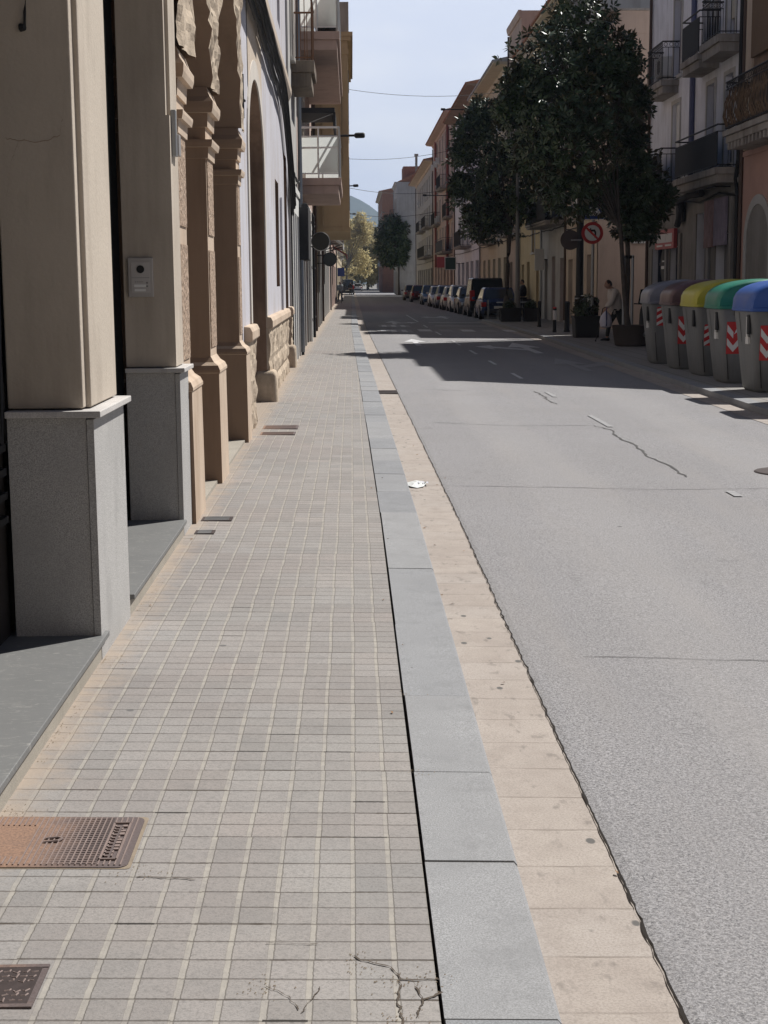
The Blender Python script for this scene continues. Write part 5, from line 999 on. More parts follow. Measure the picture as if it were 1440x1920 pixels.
CARS = [('navy blue hatchback, nearest of the parked cars', (.02, .035, .10), 68.6, 4.0, 1.47, 0, 1), ('black tall van parked just behind the navy hatchback', (.012, .012, .013), 74.2, 4.6, 1.92, 1, 1), ('dark grey car facing out between the black van and a white car', (.05, .05, .052), 80.6, 4.1, 1.45, 0, 0),
        ('white car facing the camera with clear headlights behind the dark grey one', (.55, .55, .54), 86.2, 4.2, 1.55, 0, 0), ('white hatchback showing red tail lights in the middle of the row', (.58, .58, .56), 92.2, 3.9, 1.46, 0, 1), ('silver blue car behind the white hatchback', (.22, .25, .31), 98.3, 4.2, 1.52, 0, 1),
        ('white rounded small car farther along the row', (.60, .60, .58), 104.8, 3.7, 1.46, 0, 0), ('dark blue car past the white rounded one', (.02, .06, .13), 114, 4.3, 1.5, 0, 0), ('dark red car second from the far end of the row', (.10, .02, .02), 130, 4.2, 1.48, 0, 1), ('pinkish grey car at the far end of the row', (.19, .15, .15), 143, 4.3, 1.5, 0, 1)]
for i, (lab, c, y, L_, H_, vn, rr) in enumerate(CARS): car(lab, c, (6.72 if not vn else 6.74) - .0125*(y - 68.6), y, L_, 1.74 if not vn else 1.82, H_, bool(vn), bool(rr))
car('white car driving away at the far end of the road', (.62, .62, .62), 1.15, 300, 4.1, 1.75, 1.5, False, True, None, -.06); car('dark van with a pale roof far away by the left kerb', (.05, .05, .055), -.65, 210, 4.8, 1.9, 2.1, True, True, None, -.05)

# ------------------------------------------------------------------ people
M['skin'] = flat('skin', (.36, .21, .15), .6, var=.06); M['hairgrey'] = flat('dark_grey_hair', (.035, .03, .028), .8, var=.3, scale=40)
def skin_mesh(name, joints, edges, mat, parent, sub=1):
    me = bpy.data.meshes.new(name); keys = list(joints); off = wloc(parent) if False else Vector((0, 0, 0))
    me.from_pydata([joints[k][0] for k in keys], [(keys.index(a), keys.index(c)) for a, c in edges], []); me.materials.append(mat)
    o = bpy.data.objects.new(name, me); COL.objects.link(o); o.parent = parent
    md = o.modifiers.new('skin', 'SKIN'); md.use_smooth_shade = True
    for i, k in enumerate(keys):
        r = joints[k][1]; me.skin_vertices[0].data[i].radius = (r, r) if not isinstance(r, tuple) else r; me.skin_vertices[0].data[i].use_root = (i == 0)
    sb = o.modifiers.new('sub', 'SUBSURF'); sb.levels = sub; sb.render_levels = sub; return o
def person(label, loc, rz, top, legs, hair='hairgrey', lean=0.0, step=.22, armf=.25, scale=1.0, coat=.0, hold=False):
    """local frame: faces +y; lean bends the trunk forward"""
    t = thing('person', label, 'person', (0, 0, 0)); V = Vector
    def tr(h, f=0): return V((0, f + lean*max(0, h-.9)*1.0, h - lean*lean*max(0, h-.9)*.45))
    pel, wai, che, nek = V((0, 0, .90)), tr(1.05), tr(1.30), tr(1.45); hd = nek + V((0, .05 + lean*.16, .13 - lean*.07))
    J = {'pel': (pel, .125), 'wai': (wai, .12), 'che': (che, (.15, .12)), 'nek': (nek, .055), 'hea': (nek + (hd-nek)*.55, .055)}; E2 = [('pel', 'wai'), ('wai', 'che'), ('che', 'nek'), ('nek', 'hea')]
    limbs = {}
    for s, nm in ((-1, 'l'), (1, 'r')):
        ph = s; hip = V((s*.09, 0, .86)); kn = V((s*.095, ph*step*.55 + .05, .48)); an = V((s*.095, ph*step - (.10 if ph < 0 else 0), .09 + (.05 if ph < 0 else 0))); toe = an + V((0, .15, -.05 - (.03 if ph < 0 else 0)))
        sh = che + V((s*.19, 0, .07)); el = sh + V((s*.05, (armf - .06*ph) - .12, -.27)); wr = el + V((-s*.02, armf*.9 + .03, -.20 if hold else -.24)); limbs[nm] = (hip, kn, an, toe, sh, el, wr, s)
        J.update({nm+'hip': (hip, .085), nm+'kn': (kn, .055), nm+'an': (an, .038), nm+'toe': (toe, .03), nm+'sh': (sh, .055), nm+'el': (el, .042), nm+'wr': (wr, .028)})
        E2 += [('pel', nm+'hip'), (nm+'hip', nm+'kn'), (nm+'kn', nm+'an'), (nm+'an', nm+'toe'), ('che', nm+'sh'), (nm+'sh', nm+'el'), (nm+'el', nm+'wr')]
        d = (wr-el).normalized(); pal = wr + d*.06; J[nm+'pa'] = (pal, (.035, .02)); E2.append((nm+'wr', nm+'pa'))
        for q in range(4):
            o_ = V((s*(.028 - .018*q), .0, 0)); f1 = pal + d*.035 + o_; f2 = f1 + d*(.028 - .004*abs(q-1.5)) + V((-s*.008, 0, -.010)); J[f'{nm}f{q}a'] = (f1, .010); J[f'{nm}f{q}b'] = (f2, .008); E2 += [(nm+'pa', f'{nm}f{q}a'), (f'{nm}f{q}a', f'{nm}f{q}b')]
        th = wr + d*.03 + V((-s*.035, .02, 0)); J[nm+'th'] = (th, .010); J[nm+'th2'] = (th + d*.03, .008); E2 += [(nm+'wr', nm+'th'), (nm+'th', nm+'th2')]
    body = skin_mesh('body', J, E2, M['skin'], t)
    # head with features
    b = MB(); N_, K_ = 14, 10; rs = []
    for k in range(K_+1):
        ph = math.pi*k/K_; z = -math.cos(ph)*.118; r = math.sin(ph)
        rs.append([hd + V((r*.074*math.cos(a)*(1 - .15*(z < -.04)), r*.096*math.sin(a) + (.012 if z < -.03 and math.sin(a) > 0 else 0) + (.022*max(0, math.sin(a))**14 if -.04 < z < .01 else 0), z)) for a in [2*math.pi*j/N_ for j in range(N_)]])
    b.rings(rs, 0); 
    for s in (-1, 1): b.disc(hd + V((s*.078, -.005, 0)), .026, 'x', 10, .016)
    b.box(hd.x-.012, hd.x+.012, hd.y+.088, hd.y+.118, hd.z-.035, hd.z+.005); b.build('head', M['skin'], t, smooth=True, ang=80)
    b = MB()
    for s in (-1, 1): b.disc(hd + V((s*.03, .090, .012)), .010, 'y', 8, .01)
    b.box(hd.x-.024, hd.x+.024, hd.y+.088, hd.y+.096, hd.z-.062, hd.z-.054); b.build('face_details', M['trim'], t)
    b = MB(); rs = []
    for k in range(7):
        ph = math.pi*(.44 + .56*k/6); z = -math.cos(ph)*.126; r = math.sin(ph); rs.append([hd + V((r*.083*math.cos(a), r*.103*math.sin(a) - .012 - (.0 if z > .06 else .018*max(0, math.sin(a))), z + (.03 if math.sin(a) > .3 and z < .05 else -.01 if math.sin(a) < 0 else 0))) for a in [2*math.pi*j/N_ for j in range(N_)]])
    b.rings(rs); b.build('hair', M[hair], t, smooth=True, ang=80)
    # clothes: jacket with sleeves, trousers, shoes
    JJ = {'hem': (pel + V((0, 0, -.02 - coat)), (.235, .20)), 'wai': (wai, (.225, .19)), 'che': (che, (.235, .20)), 'col': (nek - V((0, 0, .03)), .085)}; EE = [('hem', 'wai'), ('wai', 'che'), ('che', 'col')]
    for nm, (hip, kn, an, toe, sh, el, wr, s) in limbs.items(): JJ.update({nm+'s': (sh, .092), nm+'e': (el, .074), nm+'w': (el.lerp(wr, .9), .055)}); EE += [('che', nm+'s'), (nm+'s', nm+'e'), (nm+'e', nm+'w')]
    skin_mesh('jacket', JJ, EE, top, t)
    JJ = {'p': (pel, (.155, .125))}; EE = []
    for nm, (hip, kn, an, toe, sh, el, wr, s) in limbs.items(): JJ.update({nm+'h': (hip + V((0, 0, -.06)), .10), nm+'k': (kn, .072), nm+'a': (an + V((0, 0, .02)), .056)}); EE += [('p', nm+'h'), (nm+'h', nm+'k'), (nm+'k', nm+'a')]
    skin_mesh('trousers', JJ, EE, legs, t)
    for nm, (hip, kn, an, toe, *_) in limbs.items():
        b = MB(); p0 = an + V((0, -.07, -.03)); p1 = toe + V((0, .03, 0)); b.rings([[p + V((w*math.cos(a), 0, h*math.sin(a))) for a in [2*math.pi*k/10 for k in range(10)]] for p, w, h in ((p0, .03, .04), (p0 + V((0, .04, 0)), .045, .055), (an.lerp(toe, .6), .048, .04), (p1, .03, .022))]); b.build('shoe', M['trim'], t, smooth=True)
    t.location = loc; t.rotation_euler = (0, 0, rz); t.scale = (scale,)*3; return t, limbs
man, lm = person('elderly man in a pale loose jacket walking with head bowed past the big planter', (7.12, 40.4, -.02), math.radians(100), flat('pale_beige_jacket', (.50, .45, .41), .85, var=.08), flat('dark_trousers', (.03, .032, .028), .85), lean=.30, step=.24, armf=.16, coat=.20, scale=.99, hold=True)
t = thing('white_bag', 'white carrier bag hanging in front of the walking man', 'bag', (6.80, 40.1, .70)); b = MB()
b.rings([[(6.77 + a*math.cos(k*6.283/14), 40.1 + c*math.sin(k*6.283/14), z) for k in range(14)] for z, a, c in ((.36, .06, .05), (.39, .14, .10), (.52, .17, .11), (.66, .14, .09), (.76, .06, .04), (.80, .02, .02))]); b.build('sack', flat('white_plastic_bag', (.62, .60, .68), .5), t, smooth=True)
b = MB(); b.tube([(6.77, 40.0, .78), (6.79, 40.05, .92)], .012, 5); b.tube([(6.77, 39.985, .40), (6.77, 39.975, .60), (6.77, 40.03, .8)], .018, 5); b.build('strap', flat('dark_blue_strap', (.03, .03, .12), .7), t)
t = thing('walking_stick', 'dark walking stick held ahead of the elderly man', 'walking stick', (6.55, 40.2, 0)); b = MB(); b.tube([(6.53, 40.25, -.01), (6.73, 40.35, .86), (6.81, 40.35, .90)], .013, 6); b.build('shaft', M['trim'], t); b = MB(); b.tube([(6.53, 40.25, -.015), (6.534, 40.254, .03)], .02, 6); b.build('ferrule', M['black'], t)
dk = flat('dark_clothes', (.02, .02, .024), .85); lt = flat('pale_top', (.45, .50, .53), .8); br = flat('brown_coat', (.06, .045, .04), .85)
person('person in a pale top and dark trousers walking on the left pavement far away', (-1.0, 128, 0), 2.9, lt, dk, step=.3)
person('person all in dark clothes standing by the left kerb far away', (-.2, 190, 0), 0, dk, dk, step=.1)
person('first of two dark figures crossing on the far right pavement', (8.1, 235, -.01), 1.2, dk, dk, step=.3)
person('second of two dark figures, in a brown coat, on the far right pavement', (8.9, 236, -.01), 1.4, br, dk, step=.25)
person('dark dressed person standing behind the navy hatchback', (8.0, 70.5, -.01), 1.7, dk, dk, step=.08)

# ------------------------------------------------------------------ street furniture on the right
t = thing('tall_lamp_post', 'tall grey lamp post with a long head reaching left among the trees', 'street lamp', (6.8, 62, -.02)); b = MB(); b.tube([(6.8, 62, -.02), (6.8, 62, 1.2), (6.8, 62, 1.21), (6.77, 62, 8.1)], [.13, .12, .085, .06], 10); b.build('post', M['greypaint'], t, smooth=True)
b = MB(); b.tube([(6.77, 62, 8.05), (6.6, 62, 8.28), (6.5, 62, 8.3)], .035, 6); b.box(6.0, 6.6, 61.85, 62.15, 8.26, 8.40); b.build('lamp_head', M['greypaint'], t, bevel=.03)
t = thing('steel_column', 'thick dark steel column with a round sign turned away on its left', 'column', (6.95, 46, -.02)); b = MB(); b.tube([(6.95, 46, -.02), (6.95, 46, 1.15), (6.95, 46, 1.16), (6.95, 46, 7.0)], [.15, .15, .12, .10], 12); b.build('shaft', M['black'], t, smooth=True)
b = MB(); b.tube([(6.95, 46, 1.05), (6.95, 46, 1.09)], .157, 12); b.build('band', M['steel'], t)
t = thing('turned_round_sign', 'round traffic sign seen from its brown back on the steel column', 'sign', (6.66, 46, 2.83)); b = MB(); b.disc((6.64, 45.95, 2.83), .30, 'y', 28, .02); b.build('disc', flat('sign_back_brown', (.07, .055, .05), .6), t); b = MB(); b.box(6.66, 6.97, 45.86, 45.93, 2.80, 2.85); b.build('bracket', M['steel'], t)
t = thing('sign_post', 'grey post carrying the no left turn and pedestrian crossing signs', 'post', (7.02, 44, -.02)); b = MB(); b.tube([(7.02, 44, -.02), (7.02, 44, 3.95)], .045, 8); b.build('pole', M['steel'], t)
t = thing('no_left_turn_sign', 'round red and white no left turn sign below the blue square', 'sign', (7.0, 43.93, 2.97)); c = (6.99, 43.93, 2.97)
b = MB(); b.disc(c, .315, 'y', 36, .02); b.build('disc', flat('sign_red', (.42, .03, .03), .5), t); b = MB(); b.disc((c[0], c[1]-.011, c[2]), .225, 'y', 32, .006); b.build('face', M['signwhite'], t)
b = MB(); y = c[1]-.018; pts = [(.06, -.14), (.11, -.14), (.11, .03), (.07, .10), (-.04, .10), (-.04, .15), (-.15, .07), (-.04, -.01), (-.04, .04), (.04, .04), (.06, .0)]; b.poly([(c[0]+p[0], y, c[2]+p[1]) for p in pts]); b.build('arrow', M['trim'], t)
b = MB(); y = c[1]-.024; b.poly([(c[0]+p[0], y, c[2]+p[1]) for p in ((-.19, .12), (-.15, .165), (.17, -.14), (.13, -.185))]); b.build('slash', M['refl_red'], t)
t = thing('pedestrian_crossing_sign', 'blue square pedestrian crossing sign partly hidden by leaves', 'sign', (7.02, 43.93, 3.65)); x, y, z = 7.02, 43.93, 3.66
b = MB(); b.box(x-.31, x+.31, y-.01, y+.01, z-.31, z+.31); b.build('border', M['signwhite'], t); b = MB(); b.box(x-.29, x+.29, y-.014, y-.009, z-.29, z+.29); b.build('panel', flat('sign_panel_blue', (.02, .05, .20), .5), t)
b = MB(); b.poly([(x-.24, y-.018, z-.20), (x+.24, y-.018, z-.20), (x, y-.018, z+.23)]); b.build('triangle', M['signwhite'], t)
b = MB(); q = y-.022; b.disc((x, q, z+.09), .03, 'y', 12, .004); b.poly([(x-.03, q, z+.05), (x+.035, q, z+.05), (x+.03, q, z-.05), (x-.03, q, z-.05)]); b.poly([(x-.03, q, z-.05), (x+.0, q, z-.05), (x-.06, q, z-.16), (x-.09, q, z-.16)]); b.poly([(x, q, z-.05), (x+.03, q, z-.05), (x+.10, q, z-.15), (x+.07, q, z-.16)])
for k in range(5): b.poly([(x-.17+.075*k, q, z-.195), (x-.135+.075*k, q, z-.195), (x-.125+.07*k, q, z-.175), (x-.155+.07*k, q, z-.175)])
b.build('walker', M['trim'], t)
for i, (x, y, h, lab) in enumerate(((6.67, 53.6, .92, 'slim dark bollard farthest from the containers, before the lamp post'), (6.45, 47.9, .80, 'white banded bollard between two dark ones at the kerb'), (6.86, 48.0, .98, 'thickest dark bollard right of the white banded one'))):
    t = thing('bollard', lab, 'bollard', (x, y, -.02), 'bollards along the right kerb'); r = [.06, .055, .085][i]; b = MB(); b.lathe([(r*1.25, 0), (r*1.25, .05), (r, .08), (r, h-.12), (r*1.12, h-.09), (r*1.12, h-.04), (r*.7, h)], (x, y, -.02), 12); b.build('post', M['black'], t, smooth=True, ang=40)
    if i == 1: b = MB(); b.tube([(x, y, .38), (x, y, .68)], r+.006, 12); b.build('reflective_band', M['refl_white'], t); b = MB(); b.tube([(x, y, .70), (x, y, .78)], r+.006, 12); b.build('red_band', M['refl_red'], t)
M['potbrown'] = flat('brown_planter', (.065, .050, .042), .8, var=.2, bump=.2); M['potdark'] = flat('dark_planter', (.022, .021, .021), .7, var=.2)
def planter(name, label, x, y, w, d, h, mat, shrub=0, seed=1, round_=False):
    t = thing(name, label, 'planter', (x, y, -.02), 'planters on the right pavement'); b = MB()
    if round_: b.lathe([(w*.36, 0), (w*.42, .03), (w*.5, h*.95), (w*.53, h), (w*.46, h), (w*.44, h-.06)], (x, y, -.02), 20)
    else: b.rings([rrect(w/2*s, d/2*s, .04, z-.02, 3, x, y) for z, s in ((0, .86), (.03, .9), (h-.06, .98), (h-.06, 1.04), (h, 1.04), (h, .92), (h-.07, .9))])
    b.build('pot', mat, t, smooth=round_, ang=40)
    b = MB(); b.rings([rrect(w/2*.85, d/2*.85, .04, z, 3, x, y) for z in (h-.12, h-.09)]) if not round_ else b.lathe([(w*.44, h-.12), (w*.44, h-.08)], (x, y, 0), 16); b.build('soil', M['gap'], t)
    if shrub: crown('shrub', t, [(x, y, h + shrub*.5, shrub*.7, 1), (x-.1, y, h+shrub*.3, shrub*.55, .6)], 60, .12, M['magnolia'], seed)
    return t
planter('planter', 'big round brown planter at the foot of the leaning magnolia', 6.95, 37.4, .95, .95, .52, M['potbrown'], 0, 1, True); planter('planter', 'dark square planter with a low bush under the steel column', 6.75, 43.4, .75, .75, .62, M['potdark'], .42, 2)
planter('planter', 'dark box planter left of the lamp post by the terrace tables', 6.45, 61.3, .9, .5, .55, M['potdark'], .22, 3); planter('planter', 'dark box planter right of the lamp post', 7.3, 61.3, .7, .5, .55, M['potdark'], .2, 4)
t = thing('litter_bin', 'dark litter bin behind the bushy planter with a pale notice on top', 'bin', (7.15, 45.2, -.02)); b = MB(); b.lathe([(.20, 0), (.24, .05), (.26, .95), (.28, .97), (.28, 1.05), (.22, 1.12), (.05, 1.16)], (7.15, 45.2, -.02), 16); b.build('drum', M['potdark'], t, smooth=True, ang=40); b = MB(); b.box(7.03, 7.2, 44.93, 44.945, .98, 1.10); b.build('notice', M['signwhite'], t)
def table(x, y, label):
    t = thing('terrace_table', label, 'table', (x, y, -.02), 'terrace tables'); b = MB(); b.lathe([(.36, .72), (.37, .73), (.37, .75), (.36, .76)], (x, y, -.02), 20); b.build('tabletop', M['steel'], t); b = MB(); b.tube([(x, y, -.01), (x, y, .72)], .03, 8); b.build('leg', M['black'], t)
    b = MB()
    for k in range(4): a = k*math.pi/2 + .4; b.tube([(x, y, .04), (x+.27*math.cos(a), y+.27*math.sin(a), .0)], .018, 5)
    b.build('foot', M['black'], t)
def chair(x, y, rz, label):
    t = thing('terrace_chair', label, 'chair', (0, 0, 0), 'terrace chairs'); b = MB(); b.box(-.21, .21, -.21, .21, .43, .46); b.build('seat', M['potdark'], t, bevel=.01)
    b = MB(); b.box(-.21, .21, .195, .225, .60, .86); b.build('backrest', M['potdark'], t, bevel=.01)
    for sx in (-1, 1):
        b = MB(); b.tube([(sx*.2, -.2, 0), (sx*.2, -.2, .43)], .014, 6); b.build('leg', M['steel'], t); b = MB(); b.tube([(sx*.2, .24, 0), (sx*.2, .2, .43), (sx*.2, .22, .86)], .014, 6); b.build('leg', M['steel'], t)
    t.location = (x, y, -.02); t.rotation_euler = (0, 0, rz)
table(6.5, 64.0, 'grey round terrace table left of the lamp post'); table(7.5, 64.2, 'grey round terrace table right of the lamp post')
chair(5.95, 63.6, 1.6, 'dark terrace chair nearest the road beside the left table'); chair(6.95, 64.6, -1.4, 'dark terrace chair between the two round tables'); chair(7.6, 64.9, .2, 'dark terrace chair behind the right table')
# scooter behind the first container
t = thing('motor_scooter', 'dark motor scooter with a pale exhaust pipe half hidden behind the grey lidded container', 'scooter', (7.45, 37.5, -.02)); sx, sy = 7.42, 36.9
for yy in (0, 1.25):
    b = MB(); b.rings([[(sx + xx, sy + yy + r*math.cos(k*6.283/18), .24 + r*math.sin(k*6.283/18)) for k in range(18)] for xx, r in ((-.05, .2), (-.05, .26), (.05, .26), (.05, .2))]); w_ = b.build('wheel', M['tyre'], t); b = MB(); b.disc((sx-.053, sy+yy, .24), .15, 'x', 12, .01); b.build('rim', M['rim'], w_)
b = MB(); b.rings([[(sx + w*math.cos(a), yy, zc + h*math.sin(a)) for a in [6.283*k/12 for k in range(12)]] for yy, w, zc, h in ((sy-.25, .05, .62, .06), (sy, .15, .58, .18), (sy+.45, .17, .5, .22), (sy+.62, .16, .32, .06), (sy+.95, .16, .32, .06), (sy+1.05, .17, .5, .25), (sy+1.15, .14, .75, .25), (sy+1.12, .08, 1.0, .08))]); b.build('bodywork', M['trim'], t, smooth=True, ang=60)
b = MB(); b.rings([rrect(.14*s, .36*s, .08, z, 3, sx, sy+.2) for z, s in ((.74, .9), (.78, 1), (.83, .95), (.85, .8))]); b.build('seat', M['potdark'], t, smooth=True)
b = MB(); b.tube([(sx-.30, sy+1.05, 1.02), (sx, sy+1.1, 1.0), (sx+.30, sy+1.05, 1.02)], .018, 6); b.build('handlebar', M['black'], t); b = MB(); b.tube([(sx-.17, sy+.45, .25), (sx-.19, sy+.1, .27), (sx-.2, sy-.32, .36)], [.025, .055, .05], 10); b.build('exhaust', M['steel'], t)
b = MB(); b.poly([(sx-.18, sy+1.18, 1.0), (sx+.18, sy+1.18, 1.0), (sx+.14, sy+1.06, 1.38), (sx-.14, sy+1.06, 1.38)]); b.build('windshield', M['carglass'], t)
for i, (x, y, z, w, h, m_, lab) in enumerate(((7.95, 64, 2.5, .30, .8, 'signwhite', 'white vertical blade sign on the grey house with the red door'), (7.3, 112, 2.95, .75, .85, 'greenshut', 'dark green square blade sign with pale frame on the brown eaves house'), (7.2, 120, 3.15, .8, .75, 'signred', 'red square blade sign beyond the dark green one'))):
    t = thing('shop_blade_sign', lab, 'sign', (x, y, z), 'blade signs on the right facades'); b = MB(); b.box(x-w/2-.05, x+w/2+.05, y-.04, y+.04, z-h/2-.05, z+h/2+.05); b.build('frame', M['signwhite'] if i < 2 else M['signred'], t); b = MB(); b.box(x-w/2, x+w/2, y-.05, y-.041, z-h/2, z+h/2); b.build('panel', M[m_], t); b = MB(); b.tube([(x+w/2, y, z), (8.32, y, z)], .02, 5); b.build('bracket', M['black'], t)

# ------------------------------------------------------------------ covers, grates, litter
M['rustplate'] = None
n = NT('rusty_cast_iron'); v = n.coord('World'); x_, y_, z_ = n.sep(v); a = n.noise(v, 9, 5, .7); fine = n.noise(v, 120, 3, .7); k = n.step(n.m('ADD', x_, n.m('MULTIPLY', n.m('SUBTRACT', a, .5), .35)), -.72, -1.0)
col = n.mix(k, (.125, .100, .098), (.285, .175, .12)); col = n.mix(n.ramp(fine, [(.35, .5), (.6, 0)]), col, (.07, .05, .045)); n.bump(fine, .4, .002); M['rustplate'] = n.done(col, .75, .2, .4)
M['mortar'] = plaster('earthy_mortar', (.27, .22, .165), .25, (.15, .12, .09), .5, .4, 60, 6, world=True)
M['rustdark'] = flat('worn_dark_iron', (.055, .042, .040), .65, .4, .4, .4, 30); M['ribwear'] = flat('polished_rib_iron', (.27, .21, .19), .55, .3, .4, .2, 20)
def sz(x): return -.02*x
t = thing('large_manhole_cover', 'large ribbed rusty manhole cover set in the tiles at lower left', 'manhole cover', (-.86, 4.12, .017))
b = MB(); r_ = rrect(.225, .195, .03, 0, 4, -.862, 4.117); r_ = [(x, y, sz(x)+.004) for x, y, z in r_]; q = [(x, y, z-.03) for x, y, z in r_]; b.rings([q, r_]); b.build('plate', M['rustplate'], t)
b = MB(); g_ = rrect(.233, .201, .015, 0, 4, -.860, 4.118); b.rings([[(x, y, sz(x)-.02) for x, y, z in g_], [(x, y, sz(x)+.0015) for x, y, z in g_]]); b.build('frame', M['mortar'], t)
b = MB()
for k in range(28):
    x = -1.075 + k*.0155
    segs = [(3.935, 4.30)]
    if -1.05 < x < -.95: segs = [(3.935, 3.99), (4.235, 4.30)]
    if -.715 < x < -.675: segs = [(3.935, 3.965), (4.26, 4.30)]
    for y0, y1 in segs: b.box(x-.0018, x+.0018, y0, y1, sz(x)+.003, sz(x)+.0075)
b.build('ribs', M['ribwear'], t)
b = MB()
for k in range(22):
    y = 3.945 + k*.0165
    b.box(-.94, -.725, y-.001, y+.001, sz(-.83)+.0035, sz(-.83)+.0050)
b.build('cross_ribs', M['rustplate'], t)
b = MB(); x0, x1, y0, y1 = -.722, -.672, 3.97, 4.255; zz = sz(-.70)+.004
for q in ((x0, x1, y0, y0+.004), (x0, x1, y1-.004, y1), (x0, x0+.003, y0, y1), (x1-.003, x1, y0, y1)): b.box(*q, zz, zz+.006)
rn = random.Random(9); y = y1-.02
while y > y0+.02:
    w = rn.uniform(.012, .02); b.box(x0+.008, x0+.022, y-w, y-w+.004, zz, zz+.005); b.box(x0+.008, x0+.012, y-w, y, zz, zz+.005); b.box(x0+.030, x0+.044, y-w*.9, y, zz, zz+.005) if rn.random() < .6 else b.box(x0+.030, x0+.034, y-w, y, zz, zz+.005); y -= w+.007
b.build('raised_lettering', M['ribwear'], t)
b = MB(); b.tube([(-.90, 4.10, .024), (-.86, 4.105, .026), (-.85, 4.12, .026), (-.865, 4.132, .026), (-.90, 4.128, .024)], .004, 6); b.build('lifting_loop', M['ribwear'], t)
t = thing('small_manhole_cover', 'small dark square cover with raised pattern at the lower left corner', 'manhole cover', (-.83, 3.23, .017)); b = MB(); b.box(-.95, -.742, 3.135, 3.315, -.02, sz(-.85)+.003); b.build('plate', M['rustdark'], t); b = MB()
rn = random.Random(4)
for i in range(9):
    for j in range(7):
        x = -.935 + i*.0215; y = 3.15 + j*.0235
        if j == 3: continue
        b.tube([(x, y, .0195), (x+rn.uniform(.004, .014), y+rn.uniform(-.008, .008), .0195), (x+rn.uniform(.006, .016), y+rn.uniform(.002, .014), .0195)], .0025, 5)
b.build('raised_pattern', M['ribwear'], t)
b = MB(); b.box(-.965, -.728, 3.12, 3.135, -.02, .0205); b.box(-.965, -.728, 3.315, 3.33, -.02, .0205); b.box(-.742, -.728, 3.135, 3.315, -.02, .0185); b.build('frame', M['rustplate'], t)
for i, (x0, x1, y0, y1, lab) in enumerate(((-1.0, -.615, 16.36, 16.75, 'rusty rectangular cover in the tiles before the arched doorway'), (-.99, -.62, 15.72, 16.0, 'narrow rusty cover just in front of the rectangular one'), (-1.035, -.83, 9.95, 10.12, 'small grey iron cover at the foot of the first arcade pilaster'), (-1.025, -.90, 9.42, 9.56, 'smallest square cover beside the second granite plinth'))):
    t = thing('utility_cover', lab, 'cover', ((x0+x1)/2, (y0+y1)/2, .02), 'small covers along the foot of the houses'); b = MB(); b.box(x0, x1, y0, y1, -.02, sz((x0+x1)/2)+.006); b.build('plate', M['rustplate'] if i < 2 else M['rustdark'], t); b = MB()
    for k in range(6): yy = y0 + (y1-y0)*(k+.5)/6; b.box(x0+.02, x1-.02, yy-.006, yy+.006, .0, sz((x0+x1)/2)+.009)
    b.build('ribs', M['ribwear'] if i < 2 else M['steel'], t)
t = thing('gutter_grate', 'dark iron grate across the pale gutter strip', 'drain grate', (.5, 22.7, -.06)); b = MB(); k0 = bx(22.7); b.box(.445+k0, .735+k0, 22.35, 23.05, -.10, -.047); b.build('frame', M['gap'], t); b = MB()
for k in range(9): b.box(.455+k0, .725+k0, 22.39+.075*k, 22.43+.075*k, -.06, -.042)
b.build('bars', M['rustdark'], t)
t = thing('road_manhole_cover', 'round iron manhole cover in the road near the right edge', 'manhole cover', (3.85, 13.05, -.09)); b = MB(); b.disc((3.86, 13.05, rz(3.86)+.004), .31, 'z', 36, .012); b.build('plate', M['rustdark'], t); b = MB()
for k in range(40): a = k*6.283/40; b.tube([(3.86+.30*math.cos(a), 13.05+.30*math.sin(a), rz(3.86)+.005), (3.86+.30*math.cos(a+.157), 13.05+.30*math.sin(a+.157), rz(3.86)+.005)], .010, 4)
b.build('rim', M['rustdark'], t)
# flattened white wrapper in the gutter
t = thing('white_wrapper', 'flattened white plastic wrapper with faint print lying in the pale gutter', 'litter', (.51, 12.2, -.05)); b = MB(); out = [(.435, 12.30), (.435, 12.10), (.46, 12.0), (.51, 11.97), (.565, 12.03), (.59, 12.16), (.605, 12.31), (.56, 12.36), (.50, 12.35)]
ctr = (.52, 12.17); vs = [(*ctr, -.025)] + [(x, y, -.046 + .004*(i % 3)) for i, (x, y) in enumerate(out)] + [((x+ctr[0])/2, (y+ctr[1])/2, -.034 + .006*((i*7) % 3)) for i, (x, y) in enumerate(out)]; nn = len(out)
fs = [(0, 1+nn+i, 1+nn+(i+1) % nn) for i in range(nn)] + [(1+nn+i, 1+i, 1+(i+1) % nn, 1+nn+(i+1) % nn) for i in range(nn)]; b.add(vs, fs); b.build('sheet', flat('white_film', (.66, .68, .67), .4, var=.03), t)
b = MB()
for k in range(5): b.box(.525+.018*k, .535+.018*k, 12.10+.03*(k % 2), 12.19+.02*(k % 3), -.0265, -.0235 - .001*k)
b.build('print', flat('faint_print', (.45, .46, .52), .5), t)
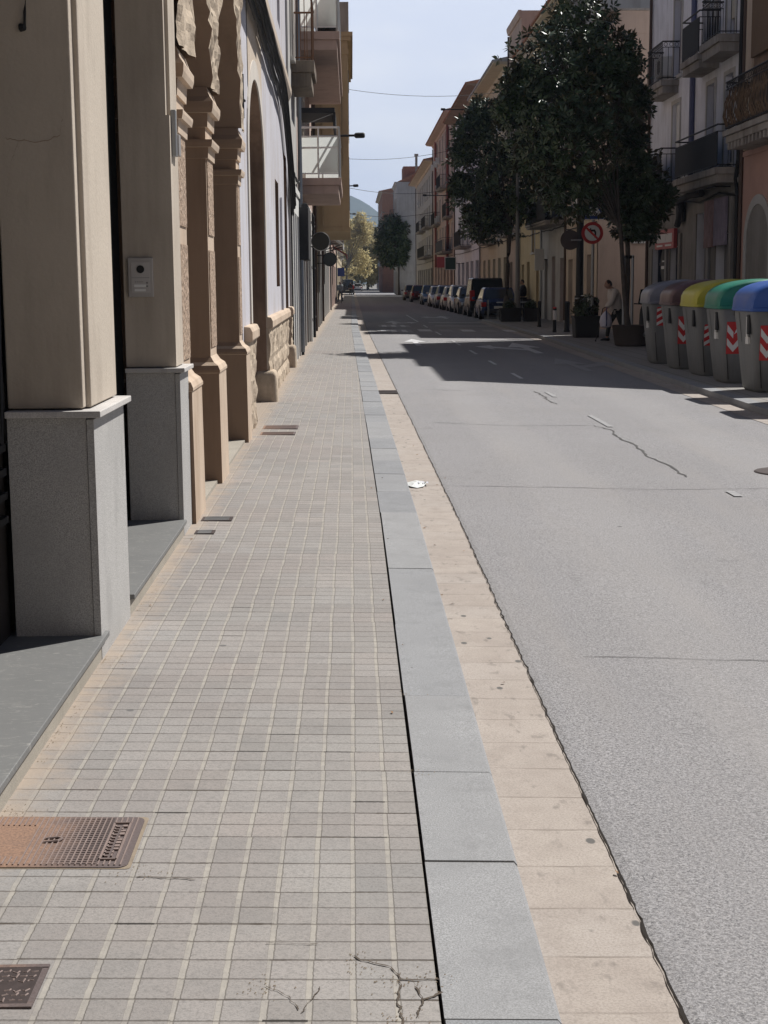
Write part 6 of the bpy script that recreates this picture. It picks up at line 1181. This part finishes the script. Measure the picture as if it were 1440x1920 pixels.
# broken tiles near the camera: cracks, crumbled mortar
b = MB()
def crack(pts, w):
    pl = None; path = []
    for i in range(len(pts)-1):
        a, c = Vector((*pts[i], 0)), Vector((*pts[i+1], 0)); k = max(1, int((c-a).length/.012))
        for j in range(k): path.append(a.lerp(c, j/k) + Vector((random.uniform(-.004, .004), random.uniform(-.004, .004), 0)))
    path.append(Vector((*pts[-1], 0)))
    for i, p in enumerate(path):
        d = (path[min(i+1, len(path)-1)] - path[max(i-1, 0)]).normalized(); nr = Vector((-d.y, d.x, 0))*w*random.uniform(.3, 1.4); cu = [(q.x, q.y, sz(q.x)+.003) for q in (p+nr, p-nr)]
        if pl: b.quad(pl[0], pl[1], cu[1], cu[0])
        pl = cu
crack([(-.014, 3.38), (.033, 3.343), (.077, 3.324), (.096, 3.261), (.187, 3.261)], .002); crack([(.096, 3.261), (.086, 3.16), (.094, 3.05), (.08, 2.95)], .0028); crack([(.124, 3.229), (.145, 3.164), (.125, 3.08)], .0022); crack([(.145, 3.164), (.189, 3.198)], .003)
crack([(-.213, 3.228), (-.162, 3.176), (-.136, 3.114)], .0012); crack([(-.09, 3.22), (-.13, 3.10)], .0012); crack([(-.60, 3.862), (-.52, 3.855), (-.44, 3.845)], .0022); crack([(-.226, 3.452), (-.15, 3.447), (-.10, 3.446)], .0013)
struct(b.build('sidewalk_cracks', flat('earth_filled_crack', (.075, .060, .047), .95, var=.4, scale=40)))
b = MB(); rn = random.Random(8)
for cx, cy, n_, s in ((.09, 3.25, 60, .035), (.085, 3.06, 50, .03), (.17, 3.25, 30, .03), (.0, 3.36, 40, .03), (-.21, 3.22, 40, .03), (-.60, 3.90, 40, .04), (-1.03, 4.33, 60, .05), (-1.06, 6.2, 60, .06), (-1.06, 5.2, 80, .2), (-1.05, 7.5, 80, .3), (.19, 4.75, 20, .03), (.18, 5.7, 20, .03)):
    for _ in range(n_):
        x = cx + rn.gauss(0, s if s < .1 else .02); y = cy + rn.gauss(0, s); r = rn.uniform(.001, .0032)
        if x < -1.075: x = -1.07
        c_ = Vector((x, y, sz(x) + r*.4 + .0005)); b.add([c_ + Vector((r, 0, 0)), c_ + Vector((-r*.7, r*.6, 0)), c_ + Vector((-r*.6, -r*.8, 0)), c_ + Vector((0, 0, r*.8))], [(0,1,3), (1,2,3), (2,0,3), (0,2,1)])
o = b.build('crumbled_mortar', plaster('crumbled_mortar', (.34, .27, .19), .3, world=True)); o['kind'] = 'stuff'; o['label'] = 'crumbs of mortar and earth along broken tile joints'
b = MB()
for _ in range(34):
    y = rn.uniform(3.0, 16); x = rn.choice([.205, .46, .6, .7, -1.0, .2]) + rn.gauss(0, .03); z = sz(x)+.004 if x < .19 else (-.006 if x < .44 else -.047); r = rn.uniform(.006, .014); a = rn.random()*6; c_ = Vector((x, y, z)); d = Vector((math.cos(a), math.sin(a), 0))*r; e = Vector((-math.sin(a), math.cos(a), 0))*r*.45
    b.add([c_ - d, c_ + e + Vector((0, 0, r*.4)), c_ + d + Vector((0, 0, r*.2)), c_ - e], [(0,1,2,3)])
o = b.build('dry_leaves', flat('dry_leaf', (.20, .11, .05), .8, var=.4, scale=20)); o['kind'] = 'stuff'; o['label'] = 'scattered tiny dry leaves along the kerb and gutter'
# ------------------------------------------------------------------ the air over the street
hm = bpy.data.materials.new('haze_air'); hm.use_nodes = True; hn = hm.node_tree; hn.nodes.clear()
ho = hn.nodes.new('ShaderNodeOutputMaterial'); hv = hn.nodes.new('ShaderNodeVolumePrincipled'); hv.inputs['Density'].default_value = 0.00020; hv.inputs['Color'].default_value = (.58, .74, 1.0, 1); hn.links.new(hv.outputs[0], ho.inputs['Volume'])
b = MB(); b.box(-1700, 1700, -320, 3300, -1.3, 260); o = b.build('haze', hm); o['kind'] = 'stuff'
